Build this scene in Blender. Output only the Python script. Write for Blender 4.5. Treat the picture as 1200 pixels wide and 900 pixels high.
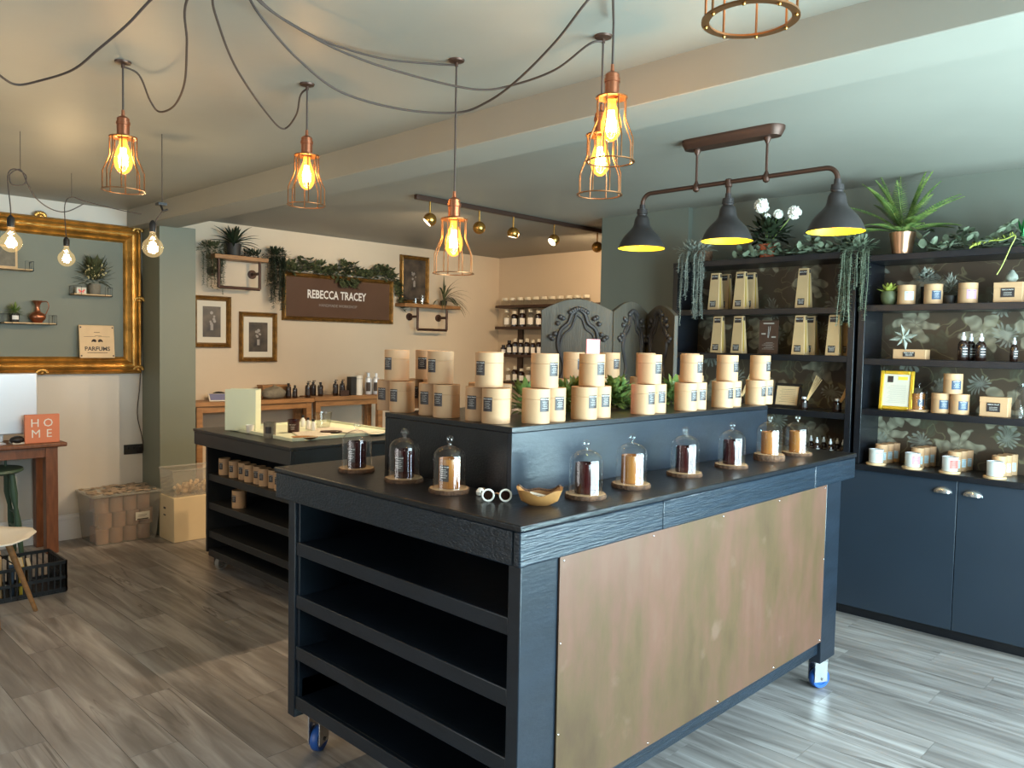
import bpy, math, random
from mathutils import Vector, Matrix
random.seed(7)
PI = math.pi
for o in list(bpy.data.objects): bpy.data.objects.remove(o)
S = bpy.context.scene
COL = S.collection

# ------------------------------------------------------------------ camera
F = 925.0
CX, CY = 600.0, 450.0
def _d(x, y): return Vector((x-CX, -(y-CY), -F)).normalized()
_ex = _d(1507, 422); _ey = _d(-345, 386); _ey = (_ey-_ex*_ex.dot(_ey)).normalized(); _ez = _ex.cross(_ey)
RM = Matrix((_ex, _ey, _ez))                      # world = RM @ camera
EYE = Vector((0, 0, 1.5))
camd = bpy.data.cameras.new('camera'); cam = bpy.data.objects.new('camera', camd); COL.objects.link(cam)
camd.sensor_width = 36; camd.lens = F/1200*36; camd.clip_start = .05
cam.matrix_world = Matrix.Translation(EYE) @ RM.to_4x4()
S.camera = cam
# measuring helpers: where the line of sight of a photo point meets a plane of the room
def ray(px, py): return RM @ Vector((px-CX, -(py-CY), -F))
def A(px, py, ax, val):
    r = ray(px, py); return EYE + r*((val-EYE[ax])/r[ax])
def DD(px, py, dep): return EYE + ray(px, py)*(dep/F)
X, Y, Z = 0, 1, 2

# ------------------------------------------------------------------ world, lights, exposure
W = bpy.data.worlds.new('world'); S.world = W; W.use_nodes = True
W.node_tree.nodes['Background'].inputs[0].default_value = (.62, .78, 1, 1)
W.node_tree.nodes['Background'].inputs[1].default_value = 1.0
S.view_settings.view_transform = 'Standard'; S.view_settings.look = 'None'
S.view_settings.gamma = 1; S.view_settings.use_curve_mapping = False
S.view_settings.exposure = 0.25
def area(name, loc, rot, sx, sy, power, color):
    l = bpy.data.lights.new(name, 'AREA'); l.shape = 'RECTANGLE'; l.size = sx; l.size_y = sy
    l.energy = power; l.color = color
    o = bpy.data.objects.new(name, l); o.location = loc; o.rotation_euler = rot; COL.objects.link(o); return o
# daylight through the shop window (front) and the glazed shop door (side)
area('daylight_window', (2.75, -1.12, 1.45), (PI/2, 0, 0), 3.5, 1.7, 300, (.74, .91, 1))
area('pavement_bounce', (2.75, -1.10, .85), (PI/2+.75, 0, 0), 3.5, .6, 200, (.58, .95, 1))
area('daylight_door', (-1.88, 2.4, 1.15), (PI/2, 0, -PI/2), 1.6, 2.1, 42, (1, .93, .84))
def point(name, loc, power, color, r=.03):
    l = bpy.data.lights.new(name, 'POINT'); l.energy = power; l.color = color; l.shadow_soft_size = r
    o = bpy.data.objects.new(name, l); o.location = loc; COL.objects.link(o); return o
def spot(name, loc, target, power, color, ang=70, blend=.6):
    l = bpy.data.lights.new(name, 'SPOT'); l.energy = power; l.color = color; l.spot_size = math.radians(ang); l.spot_blend = blend; l.shadow_soft_size = .03
    o = bpy.data.objects.new(name, l); o.location = loc
    o.rotation_euler = (Vector(target)-Vector(loc)).to_track_quat('-Z', 'Y').to_euler(); COL.objects.link(o); return o

# ------------------------------------------------------------------ materials
def lin(c):
    return tuple(((v/12.92) if v <= .04045 else ((v+.055)/1.055)**2.4) for v in c)
def rgb(r, g, b): return lin((r/255, g/255, b/255))+(1,)
class NT:
    def __init__(s, m): s.m = m; s.t = m.node_tree; s.n = s.t.nodes; s.l = s.t.links; s.b = s.n['Principled BSDF']
    def new(s, ty, **k):
        n = s.n.new(ty)
        for a, v in k.items(): setattr(n, a, v)
        return n
    def link(s, a, b): s.l.new(a, b)
    def math(s, op, a, b=None, c=None):
        n = s.n.new('ShaderNodeMath'); n.operation = op
        for i, v in enumerate((a, b, c)):
            if v is None: continue
            if isinstance(v, (int, float)): n.inputs[i].default_value = v
            else: s.l.new(v, n.inputs[i])
        return n.outputs[0]
def mat(name, col, rough=.6, metal=0, var=0, vscale=8, stretch=(1, 1, 1), bump=0, bscale=60, col2=None, spec=None, rnd=0, trans=0, emit=None, estr=0, sub=0, coat=0):
    m = bpy.data.materials.new(name); m.use_nodes = True; t = NT(m); b = t.b
    b.inputs['Base Color'].default_value = col; b.inputs['Roughness'].default_value = rough; b.inputs['Metallic'].default_value = metal
    if spec is not None: b.inputs['Specular IOR Level'].default_value = spec
    if coat: b.inputs['Coat Weight'].default_value = coat
    if trans: b.inputs['Transmission Weight'].default_value = trans
    if emit: b.inputs['Emission Color'].default_value = emit; b.inputs['Emission Strength'].default_value = estr
    if var or rnd or bump:
        tc = t.new('ShaderNodeTexCoord'); mp = t.new('ShaderNodeMapping'); mp.inputs['Scale'].default_value = stretch
        t.link(tc.outputs['Object'], mp.inputs[0])
    if var or rnd:
        no = t.new('ShaderNodeTexNoise'); no.inputs['Scale'].default_value = vscale; no.inputs['Detail'].default_value = 5
        t.link(mp.outputs[0], no.inputs[0])
        c2 = col2 if col2 else tuple(v*(1-var) for v in col[:3])+(1,)
        mx = t.new('ShaderNodeMix', data_type='RGBA')
        rp = t.new('ShaderNodeMapRange'); rp.inputs[1].default_value = .35; rp.inputs[2].default_value = .68
        t.link(no.outputs[0], rp.inputs[0]); t.link(rp.outputs[0], mx.inputs[0])
        mx.inputs[6].default_value = col; mx.inputs[7].default_value = c2
        out = mx.outputs[2]
        if rnd:
            oi = t.new('ShaderNodeObjectInfo'); hs = t.new('ShaderNodeHueSaturation')
            r2 = t.new('ShaderNodeMapRange'); r2.inputs[3].default_value = 1-rnd; r2.inputs[4].default_value = 1+rnd
            t.link(oi.outputs['Random'], r2.inputs[0]); t.link(r2.outputs[0], hs.inputs['Value']); t.link(out, hs.inputs['Color']); out = hs.outputs[0]
        t.link(out, b.inputs['Base Color'])
    if bump:
        nb = t.new('ShaderNodeTexNoise'); nb.inputs['Scale'].default_value = bscale; nb.inputs['Detail'].default_value = 4
        t.link(mp.outputs[0], nb.inputs[0]); bp = t.new('ShaderNodeBump'); bp.inputs['Strength'].default_value = bump; bp.inputs['Distance'].default_value = .01
        t.link(nb.outputs[0], bp.inputs['Height']); t.link(bp.outputs[0], b.inputs['Normal'])
    return m
def glass(name, tint=(1, 1, 1, 1), refl=1.0, ior=1.45):
    m = bpy.data.materials.new(name); m.use_nodes = True; t = NT(m); t.n.remove(t.b)
    tr = t.new('ShaderNodeBsdfTransparent'); tr.inputs[0].default_value = tint
    gl = t.new('ShaderNodeBsdfGlossy'); gl.inputs['Roughness'].default_value = .02
    fr = t.new('ShaderNodeLayerWeight'); fr.inputs['Blend'].default_value = .5
    k = t.math('MULTIPLY_ADD', t.math('POWER', fr.outputs['Facing'], 4.0), .6*refl, .05*refl)
    mx = t.new('ShaderNodeMixShader'); t.link(k, mx.inputs[0])
    t.link(tr.outputs[0], mx.inputs[1]); t.link(gl.outputs[0], mx.inputs[2])
    t.link(mx.outputs[0], t.n['Material Output'].inputs[0]); return m
def plastic(name, tint, milky):
    m = glass(name, tint, 1.6); t = NT.__new__(NT); tr = m.node_tree; o = tr.nodes['Material Output']; src = o.inputs[0].links[0].from_socket
    d = tr.nodes.new('ShaderNodeBsdfDiffuse'); d.inputs[0].default_value = rgb(205, 202, 192); x_ = tr.nodes.new('ShaderNodeMixShader'); x_.inputs[0].default_value = milky
    tr.links.new(src, x_.inputs[1]); tr.links.new(d.outputs[0], x_.inputs[2]); tr.links.new(x_.outputs[0], o.inputs[0]); return m
def emis(name, col, st):
    m = bpy.data.materials.new(name); m.use_nodes = True; t = NT(m); t.n.remove(t.b)
    e = t.new('ShaderNodeEmission'); e.inputs[0].default_value = col; e.inputs[1].default_value = st
    t.link(e.outputs[0], t.n['Material Output'].inputs[0]); return m

M = {}
M['ceiling'] = mat('ceiling_paint', rgb(143, 140, 130), .5, var=.10, vscale=1.3, bump=.06, bscale=14)
M['sage'] = mat('sage_paint', rgb(112, 117, 104), .55, var=.06, vscale=3)
M['greywall'] = mat('grey_green_paint', rgb(104, 108, 98), .6, var=.06, vscale=3)
M['warm_lit_wall'] = mat('warm_lit_wall_paint', rgb(203, 187, 164), .6, var=.06, vscale=2, bump=.05, bscale=30)  # off-white wall with the warm lamplight mixed into its colour
M['white_wall'] = mat('white_wall_paint', rgb(206, 200, 190), .6, var=.07, vscale=2, bump=.05, bscale=30)
M['base'] = mat('baseboard_paint', rgb(215, 216, 218), .4)
M['navy'] = mat('navy_paint', rgb(24, 33, 44), .34, var=.35, vscale=5, bump=.08, bscale=30, stretch=(1, 1, 3))
M['navy_grain'] = mat('navy_stained_wood', rgb(28, 40, 52), .3, var=.45, vscale=9, stretch=(.7, 4, 9), bump=.35, bscale=22)
M['navy_top'] = mat('navy_worktop', rgb(18, 21, 27), .3, var=.3, vscale=6, stretch=(.6, 5, 5), bump=.12, bscale=30)
M['navy_cab'] = mat('navy_cabinet', rgb(32, 43, 55), .42, var=.10, vscale=4)
M['black_paint'] = mat('charcoal_paint', rgb(38, 40, 42), .4, var=.3, vscale=5)
M['kraft'] = mat('kraft_board', rgb(184, 146, 108), .65, var=.08, vscale=14, rnd=.05)
M['kraft_dark'] = mat('kraft_bag', rgb(176, 146, 106), .6, var=.1, vscale=14, rnd=.05)
M['label'] = mat('label_paper', rgb(42, 34, 34), .5)
M['label_blue'] = mat('blue_label_paper', rgb(42, 66, 92), .5)
M['label_pale'] = mat('pale_blue_label_paper', rgb(176, 196, 204), .5)
M['label_purple'] = mat('lilac_label_paper', rgb(170, 136, 178), .5)
M['label_pink'] = mat('pink_label_paper', rgb(226, 132, 140), .5)
M['label_red'] = mat('coral_label_paper', rgb(226, 104, 96), .5)
M['print_white'] = mat('white_print', rgb(225, 222, 216), .5)
M['print_grey'] = mat('grey_print', rgb(150, 145, 140), .5)
M['print_dark'] = mat('dark_print', rgb(60, 48, 40), .6)
M['pink'] = mat('pink_card', rgb(222, 140, 140), .55)
M['copperm'] = mat('antique_copper', rgb(176, 112, 82), .28, .9)
M['copper_dark'] = mat('dark_copper_wire', rgb(132, 92, 58), .35, .8)
M['brassm'] = mat('brass', rgb(190, 140, 70), .25, .9)
M['gold'] = mat('gilt_frame', rgb(206, 154, 78), .3, .75, var=.5, vscale=10, stretch=(1, 1, 1), bump=.3, bscale=40)
M['gold_dark'] = mat('dark_gilt_frame', rgb(150, 112, 56), .35, .6, var=.5, vscale=24, bump=.5, bscale=60)
M['bronze'] = mat('bronze_metal', rgb(74, 52, 42), .45, .5)
M['blackm'] = mat('black_metal', rgb(38, 36, 36), .4, .4)
M['shade'] = mat('charcoal_enamel', rgb(52, 48, 48), .42, .3)
M['shade_in'] = mat('yellow_enamel', rgb(236, 206, 40), .4)
M['cord'] = mat('brown_cord', rgb(62, 50, 44), .8)
def glow_glass(name, tint, col, st):
    m = glass(name, tint, .8); t = m.node_tree; o = t.nodes['Material Output']; src = o.inputs[0].links[0].from_socket
    e = t.nodes.new('ShaderNodeEmission'); e.inputs[0].default_value = col; e.inputs[1].default_value = st
    a = t.nodes.new('ShaderNodeAddShader'); t.links.new(src, a.inputs[0]); t.links.new(e.outputs[0], a.inputs[1]); t.links.new(a.outputs[0], o.inputs[0]); return m
M['bulb_glass'] = glow_glass('amber_bulb_glass', (1, .88, .6, 1), (1, .40, .05, 1), 1.1)
M['globe_glass'] = glow_glass('lit_globe_glass', (1, .93, .78, 1), (1, .72, .36, 1), .16)
M['clear'] = glass('clear_glass', (.99, 1, 1, 1), 1.5)
M['thinclear'] = glass('clear_plastic', (.92, .92, .90, 1), .8)
M['tubplastic'] = plastic('milky_storage_plastic', (.94, .94, .92, 1), .26)
M['redglass'] = mat('dark_red_glass', rgb(52, 14, 14), .22, coat=.1)
M['amberglass'] = mat('amber_wax_glass', rgb(152, 98, 48), .25, coat=.1)
M['amber_bottle'] = mat('brown_bottle_glass', rgb(38, 22, 16), .12, coat=.5)
M['filament'] = emis('hot_filament', (1, .62, .2, 1), 60)
M['filament_w'] = emis('hot_filament_white', (1, .78, .42, 1), 60)
M['led'] = emis('lamp_face', (1, .82, .5, 1), 5)
M['oak'] = mat('oak_wood', rgb(160, 116, 72), .5, var=.35, vscale=8, stretch=(1, 6, 6), bump=.15, bscale=20)
M['redwood'] = mat('table_wood', rgb(128, 80, 52), .42, var=.35, vscale=9, stretch=(6, 6, 1), bump=.15, bscale=20)
M['darkwood'] = mat('dark_wood', rgb(66, 44, 32), .5, var=.3, vscale=8, stretch=(1, 6, 6))
M['birch'] = mat('light_wood', rgb(206, 172, 124), .5, var=.15, vscale=8, stretch=(6, 6, 1))
M['screenwood'] = mat('grey_washed_wood', rgb(72, 66, 56), .65, var=.3, vscale=7, stretch=(5, 5, .7), bump=.25, bscale=25)
M['carve'] = mat('carved_dark_wood', rgb(48, 44, 44), .5)
M['slicetop'] = mat('cut_wood', rgb(202, 168, 126), .6, var=.25, vscale=20)
M['goldfoil'] = mat('gold_foil', rgb(226, 184, 84), .3, .6)
M['bowlwood'] = mat('honey_wood', rgb(160, 112, 62), .45, var=.35, vscale=12)
M['bark'] = mat('bark', rgb(108, 76, 52), .8, var=.6, vscale=60, bump=.8, bscale=120)
M['steel'] = mat('steel', rgb(176, 176, 176), .25, .9)
M['bluewheel'] = mat('blue_rubber', rgb(38, 88, 168), .4)
M['greywheel'] = mat('grey_rubber', rgb(150, 144, 136), .5)
M['white'] = mat('white_plastic', rgb(226, 220, 208), .4)
M['paper'] = mat('white_paper', rgb(206, 200, 184), .6)
M['pad'] = mat('pale_green_board', rgb(208, 214, 188), .6)
M['silver'] = mat('brushed_aluminium', rgb(214, 218, 224), .35, .35)
M['green_paint'] = mat('green_chair_paint', rgb(58, 84, 68), .45)
M['crate'] = mat('black_plastic', rgb(22, 24, 28), .4)
M['peach'] = mat('peach_card', rgb(214, 128, 92), .6)
M['board'] = mat('natural_board', rgb(214, 184, 142), .6, var=.1, vscale=10)
M['cardboard'] = mat('cream_cardboard', rgb(216, 196, 158), .6, var=.05, vscale=6)
M['rosecan'] = mat('rosy_cardboard', rgb(178, 138, 116), .65)
M['terracotta'] = mat('terracotta', rgb(176, 88, 54), .7)
M['rosegold'] = mat('rose_gold_metal', rgb(186, 146, 116), .3, .9)
M['stone'] = mat('grey_stone', rgb(124, 118, 104), .8, var=.3, vscale=20, bump=.4)
M['darkpot'] = mat('dark_pot', rgb(40, 38, 36), .6)
M['leaf'] = mat('green_leaf', rgb(72, 104, 52), .5, var=.5, vscale=30, col2=rgb(140, 158, 82))
M['leaf_dark'] = mat('dark_leaf', rgb(44, 56, 34), .55, var=.5, vscale=30)
M['leaf_olive'] = mat('olive_leaf', rgb(82, 88, 56), .6, var=.4, vscale=30)
M['eucalyptus'] = mat('eucalyptus_leaf', rgb(124, 134, 112), .55, var=.5, vscale=14, col2=rgb(72, 84, 62))
M['silverleaf'] = mat('silver_leaf', rgb(146, 150, 138), .7, var=.4, vscale=40)
M['limeleaf'] = mat('yellow_green_leaf', rgb(168, 176, 78), .5, var=.3, vscale=30)
M['petal'] = mat('white_petal', rgb(238, 236, 226), .6)
M['cream'] = mat('cream_blossom', rgb(206, 194, 142), .6)
M['picture'] = mat('dark_print_picture', rgb(32, 30, 34), .35, var=1, vscale=9, col2=rgb(92, 82, 70))
M['signface'] = mat('sign_board', rgb(92, 68, 54), .3, var=.15, vscale=4)
M['glassdark'] = mat('smoked_panel', rgb(40, 34, 30), .15)
M['whitewax'] = mat('milky_glass', rgb(226, 222, 214), .15, coat=.4)
M['screen_lcd'] = mat('tablet_screen', rgb(120, 124, 160), .15)
M['bookpages'] = mat('book_cover_blue', rgb(38, 60, 84), .5)
M['yellowcard'] = mat('yellow_card', rgb(232, 204, 70), .5)
M['cork'] = mat('litter_paper', rgb(190, 168, 146), .7, var=.5, vscale=30)

# copper sheet with vertical brushed tarnish
def copper_sheet():
    m = bpy.data.materials.new('aged_copper_sheet'); m.use_nodes = True; t = NT(m); b = t.b
    tc = t.new('ShaderNodeTexCoord'); mp = t.new('ShaderNodeMapping'); mp.inputs['Scale'].default_value = (1.6, 1.6, .7); t.link(tc.outputs['Object'], mp.inputs[0])
    n1 = t.new('ShaderNodeTexNoise'); n1.inputs['Scale'].default_value = 2.2; n1.inputs['Detail'].default_value = 7; n1.inputs['Roughness'].default_value = .65; t.link(mp.outputs[0], n1.inputs[0])
    r = t.new('ShaderNodeValToRGB'); e = r.color_ramp.elements
    e[0].position = .28; e[0].color = rgb(76, 54, 38); e[1].position = .74; e[1].color = rgb(106, 82, 65)
    k = e.new(.44); k.color = rgb(90, 70, 46); k = e.new(.58); k.color = rgb(104, 72, 57)
    t.link(n1.outputs[0], r.inputs[0])
    mp2 = t.new('ShaderNodeMapping'); mp2.inputs['Scale'].default_value = (14, 14, 1.6); t.link(tc.outputs['Object'], mp2.inputs[0])
    n2 = t.new('ShaderNodeTexNoise'); n2.inputs['Scale'].default_value = 1.6; n2.inputs['Detail'].default_value = 4; t.link(mp2.outputs[0], n2.inputs[0])
    mx = t.new('ShaderNodeMix', data_type='RGBA', blend_type='OVERLAY'); mx.inputs[0].default_value = .14
    t.link(r.outputs[0], mx.inputs[6]); t.link(n2.outputs[0], mx.inputs[7])
    n3 = t.new('ShaderNodeTexNoise'); n3.inputs['Scale'].default_value = 7; n3.inputs['Detail'].default_value = 8; t.link(tc.outputs['Object'], n3.inputs[0])
    rp = t.new('ShaderNodeMapRange'); rp.inputs[1].default_value = .64; rp.inputs[2].default_value = .74; rp.inputs[4].default_value = .35; t.link(n3.outputs[0], rp.inputs[0])
    m2 = t.new('ShaderNodeMix', data_type='RGBA'); t.link(rp.outputs[0], m2.inputs[0]); t.link(mx.outputs[2], m2.inputs[6]); m2.inputs[7].default_value = rgb(132, 104, 90)
    t.link(m2.outputs[2], b.inputs['Base Color']); b.inputs['Metallic'].default_value = .2; b.inputs['Roughness'].default_value = .42
    return m
M['sheet'] = copper_sheet()
# grey oak laminate boards, grain along the board
def plank_mat():
    m = bpy.data.materials.new('grey_oak_laminate'); m.use_nodes = True; t = NT(m); b = t.b
    tc = t.new('ShaderNodeTexCoord'); oi = t.new('ShaderNodeObjectInfo')
    ad = t.new('ShaderNodeVectorMath', operation='ADD'); cb = t.new('ShaderNodeCombineXYZ')
    t.link(t.math('MULTIPLY', oi.outputs['Random'], 37.0), cb.inputs[2]); t.link(t.math('MULTIPLY', oi.outputs['Random'], 11.0), cb.inputs[0])
    t.link(tc.outputs['Object'], ad.inputs[0]); t.link(cb.outputs[0], ad.inputs[1])
    def noise(scale, sc, det=6, dist=0.):
        mp = t.new('ShaderNodeMapping'); mp.inputs['Scale'].default_value = sc; t.link(ad.outputs[0], mp.inputs[0])
        n = t.new('ShaderNodeTexNoise'); n.inputs['Scale'].default_value = scale; n.inputs['Detail'].default_value = det; n.inputs['Distortion'].default_value = dist
        t.link(mp.outputs[0], n.inputs[0]); return n.outputs[0]
    a = noise(3.0, (6, .55, 6), 8, .8); r = t.new('ShaderNodeValToRGB'); e = r.color_ramp.elements
    e[0].position = .3; e[0].color = rgb(106, 101, 98); e[1].position = .72; e[1].color = rgb(166, 163, 161); k = e.new(.5); k.color = rgb(136, 131, 128)
    t.link(a, r.inputs[0])
    c = noise(1.4, (5.5, .38, 5), 3, 1.6)                       # long dark cracks
    ab = t.math('ABSOLUTE', t.math('SUBTRACT', c, .5)); cr = t.new('ShaderNodeMapRange'); cr.inputs[1].default_value = .0; cr.inputs[2].default_value = .018; cr.inputs[3].default_value = 1; cr.inputs[4].default_value = 0
    t.link(ab, cr.inputs[0]); msk = noise(1.1, (2, .9, 2), 2); mr = t.new('ShaderNodeMapRange'); mr.inputs[1].default_value = .5; mr.inputs[2].default_value = .62; t.link(msk, mr.inputs[0])
    crm = t.math('MULTIPLY', t.math('MULTIPLY', cr.outputs[0], mr.outputs[0]), .75)
    mx = t.new('ShaderNodeMix', data_type='RGBA'); t.link(crm, mx.inputs[0]); t.link(r.outputs[0], mx.inputs[6]); mx.inputs[7].default_value = rgb(66, 58, 54)
    hs = t.new('ShaderNodeHueSaturation'); v = t.new('ShaderNodeMapRange'); v.inputs[3].default_value = .82; v.inputs[4].default_value = 1.12
    t.link(oi.outputs['Random'], v.inputs[0]); t.link(v.outputs[0], hs.inputs['Value']); t.link(mx.outputs[2], hs.inputs['Color']); t.link(hs.outputs[0], b.inputs['Base Color'])
    b.inputs['Roughness'].default_value = .36
    bp = t.new('ShaderNodeBump'); bp.inputs['Strength'].default_value = .12; bp.inputs['Distance'].default_value = .01; t.link(a, bp.inputs['Height']); t.link(bp.outputs[0], b.inputs['Normal'])
    return m
M['plank'] = plank_mat()
# dark botanical wallpaper: pale blooms and stems printed on brown-black
def wallpaper():
    m = bpy.data.materials.new('dark_botanical_wallpaper'); m.use_nodes = True; t = NT(m); b = t.b
    tc = t.new('ShaderNodeTexCoord'); sp = t.new('ShaderNodeSeparateXYZ'); t.link(tc.outputs['Object'], sp.inputs[0])
    cb = t.new('ShaderNodeCombineXYZ'); t.link(sp.outputs[1], cb.inputs[0]); t.link(sp.outputs[2], cb.inputs[1])
    wn = t.new('ShaderNodeTexNoise'); wn.inputs['Scale'].default_value = 9; wn.inputs['Detail'].default_value = 2; t.link(cb.outputs[0], wn.inputs[0])
    wv = t.new('ShaderNodeVectorMath', operation='MULTIPLY_ADD'); wv.inputs[1].default_value = (.11, .11, 0); t.link(wn.outputs['Color'], wv.inputs[0]); t.link(cb.outputs[0], wv.inputs[2]); cb = wv
    col = None; base = t.new('ShaderNodeTexNoise'); base.inputs['Scale'].default_value = 3; t.link(cb.outputs[0], base.inputs[0])
    r0 = t.new('ShaderNodeMix', data_type='RGBA'); t.link(base.outputs[0], r0.inputs[0]); r0.inputs[6].default_value = rgb(40, 33, 28); r0.inputs[7].default_value = rgb(84, 68, 50); col = r0.outputs[2]
    def lay(mask, c, s):
        nonlocal col
        mx = t.new('ShaderNodeMix', data_type='RGBA'); t.link(t.math('MULTIPLY', mask, s), mx.inputs[0]); t.link(col, mx.inputs[6]); mx.inputs[7].default_value = c; col = mx.outputs[2]
    # stems
    n = t.new('ShaderNodeTexNoise'); n.inputs['Scale'].default_value = 3.4; n.inputs['Detail'].default_value = 1.5; n.inputs['Distortion'].default_value = 1.4; t.link(cb.outputs[0], n.inputs[0])
    ab = t.math('ABSOLUTE', t.math('SUBTRACT', n.outputs[0], .5)); mr = t.new('ShaderNodeMapRange'); mr.inputs[1].default_value = .004; mr.inputs[2].default_value = .014; mr.inputs[3].default_value = 1; mr.inputs[4].default_value = 0; t.link(ab, mr.inputs[0])
    lay(mr.outputs[0], rgb(112, 106, 78), .6)
    def blooms(scale, k, rad, c, s, off):
        nonlocal col
        mp = t.new('ShaderNodeMapping'); mp.inputs['Location'].default_value = (off, off*1.7, 0); t.link(cb.outputs[0], mp.inputs[0])
        v = t.new('ShaderNodeTexVoronoi', voronoi_dimensions='2D'); v.inputs['Scale'].default_value = scale; v.inputs['Randomness'].default_value = .8; t.link(mp.outputs[0], v.inputs['Vector'])
        su = t.new('ShaderNodeVectorMath', operation='SUBTRACT'); t.link(mp.outputs[0], su.inputs[0]); t.link(v.outputs['Position'], su.inputs[1])
        s2 = t.new('ShaderNodeSeparateXYZ'); t.link(su.outputs[0], s2.inputs[0])
        an = t.math('ARCTAN2', s2.outputs[1], s2.outputs[0]); ln = t.new('ShaderNodeVectorMath', operation='LENGTH'); t.link(su.outputs[0], ln.inputs[0])
        d = t.math('MULTIPLY', ln.outputs['Value'], scale)
        pet = t.math('ABSOLUTE', t.math('COSINE', t.math('MULTIPLY', an, k/2)))
        lim = t.math('MULTIPLY_ADD', pet, rad*.6, rad*.4)
        q = t.math('DIVIDE', d, lim)
        a = t.new('ShaderNodeMapRange'); a.inputs[1].default_value = .9; a.inputs[2].default_value = 1; a.inputs[3].default_value = 1; a.inputs[4].default_value = 0; t.link(q, a.inputs[0])
        ring = t.math('MULTIPLY_ADD', t.math('SINE', t.math('MULTIPLY', d, 44)), .22, .7)
        shade = t.math('MULTIPLY', a.outputs[0], t.math('MULTIPLY', ring, t.math('MULTIPLY_ADD', pet, .5, .45)))
        lay(shade, c, s)
    blooms(5, 3, .34, rgb(78, 84, 66), .6, 3.1)
    blooms(2.9, 6, .36, rgb(158, 154, 132), .85, 0)
    blooms(3.3, 14, .22, rgb(134, 138, 128), .8, 7.3)
    t.link(col, b.inputs['Base Color']); b.inputs['Roughness'].default_value = .5
    return m
M['wallpaper'] = wallpaper()

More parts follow.
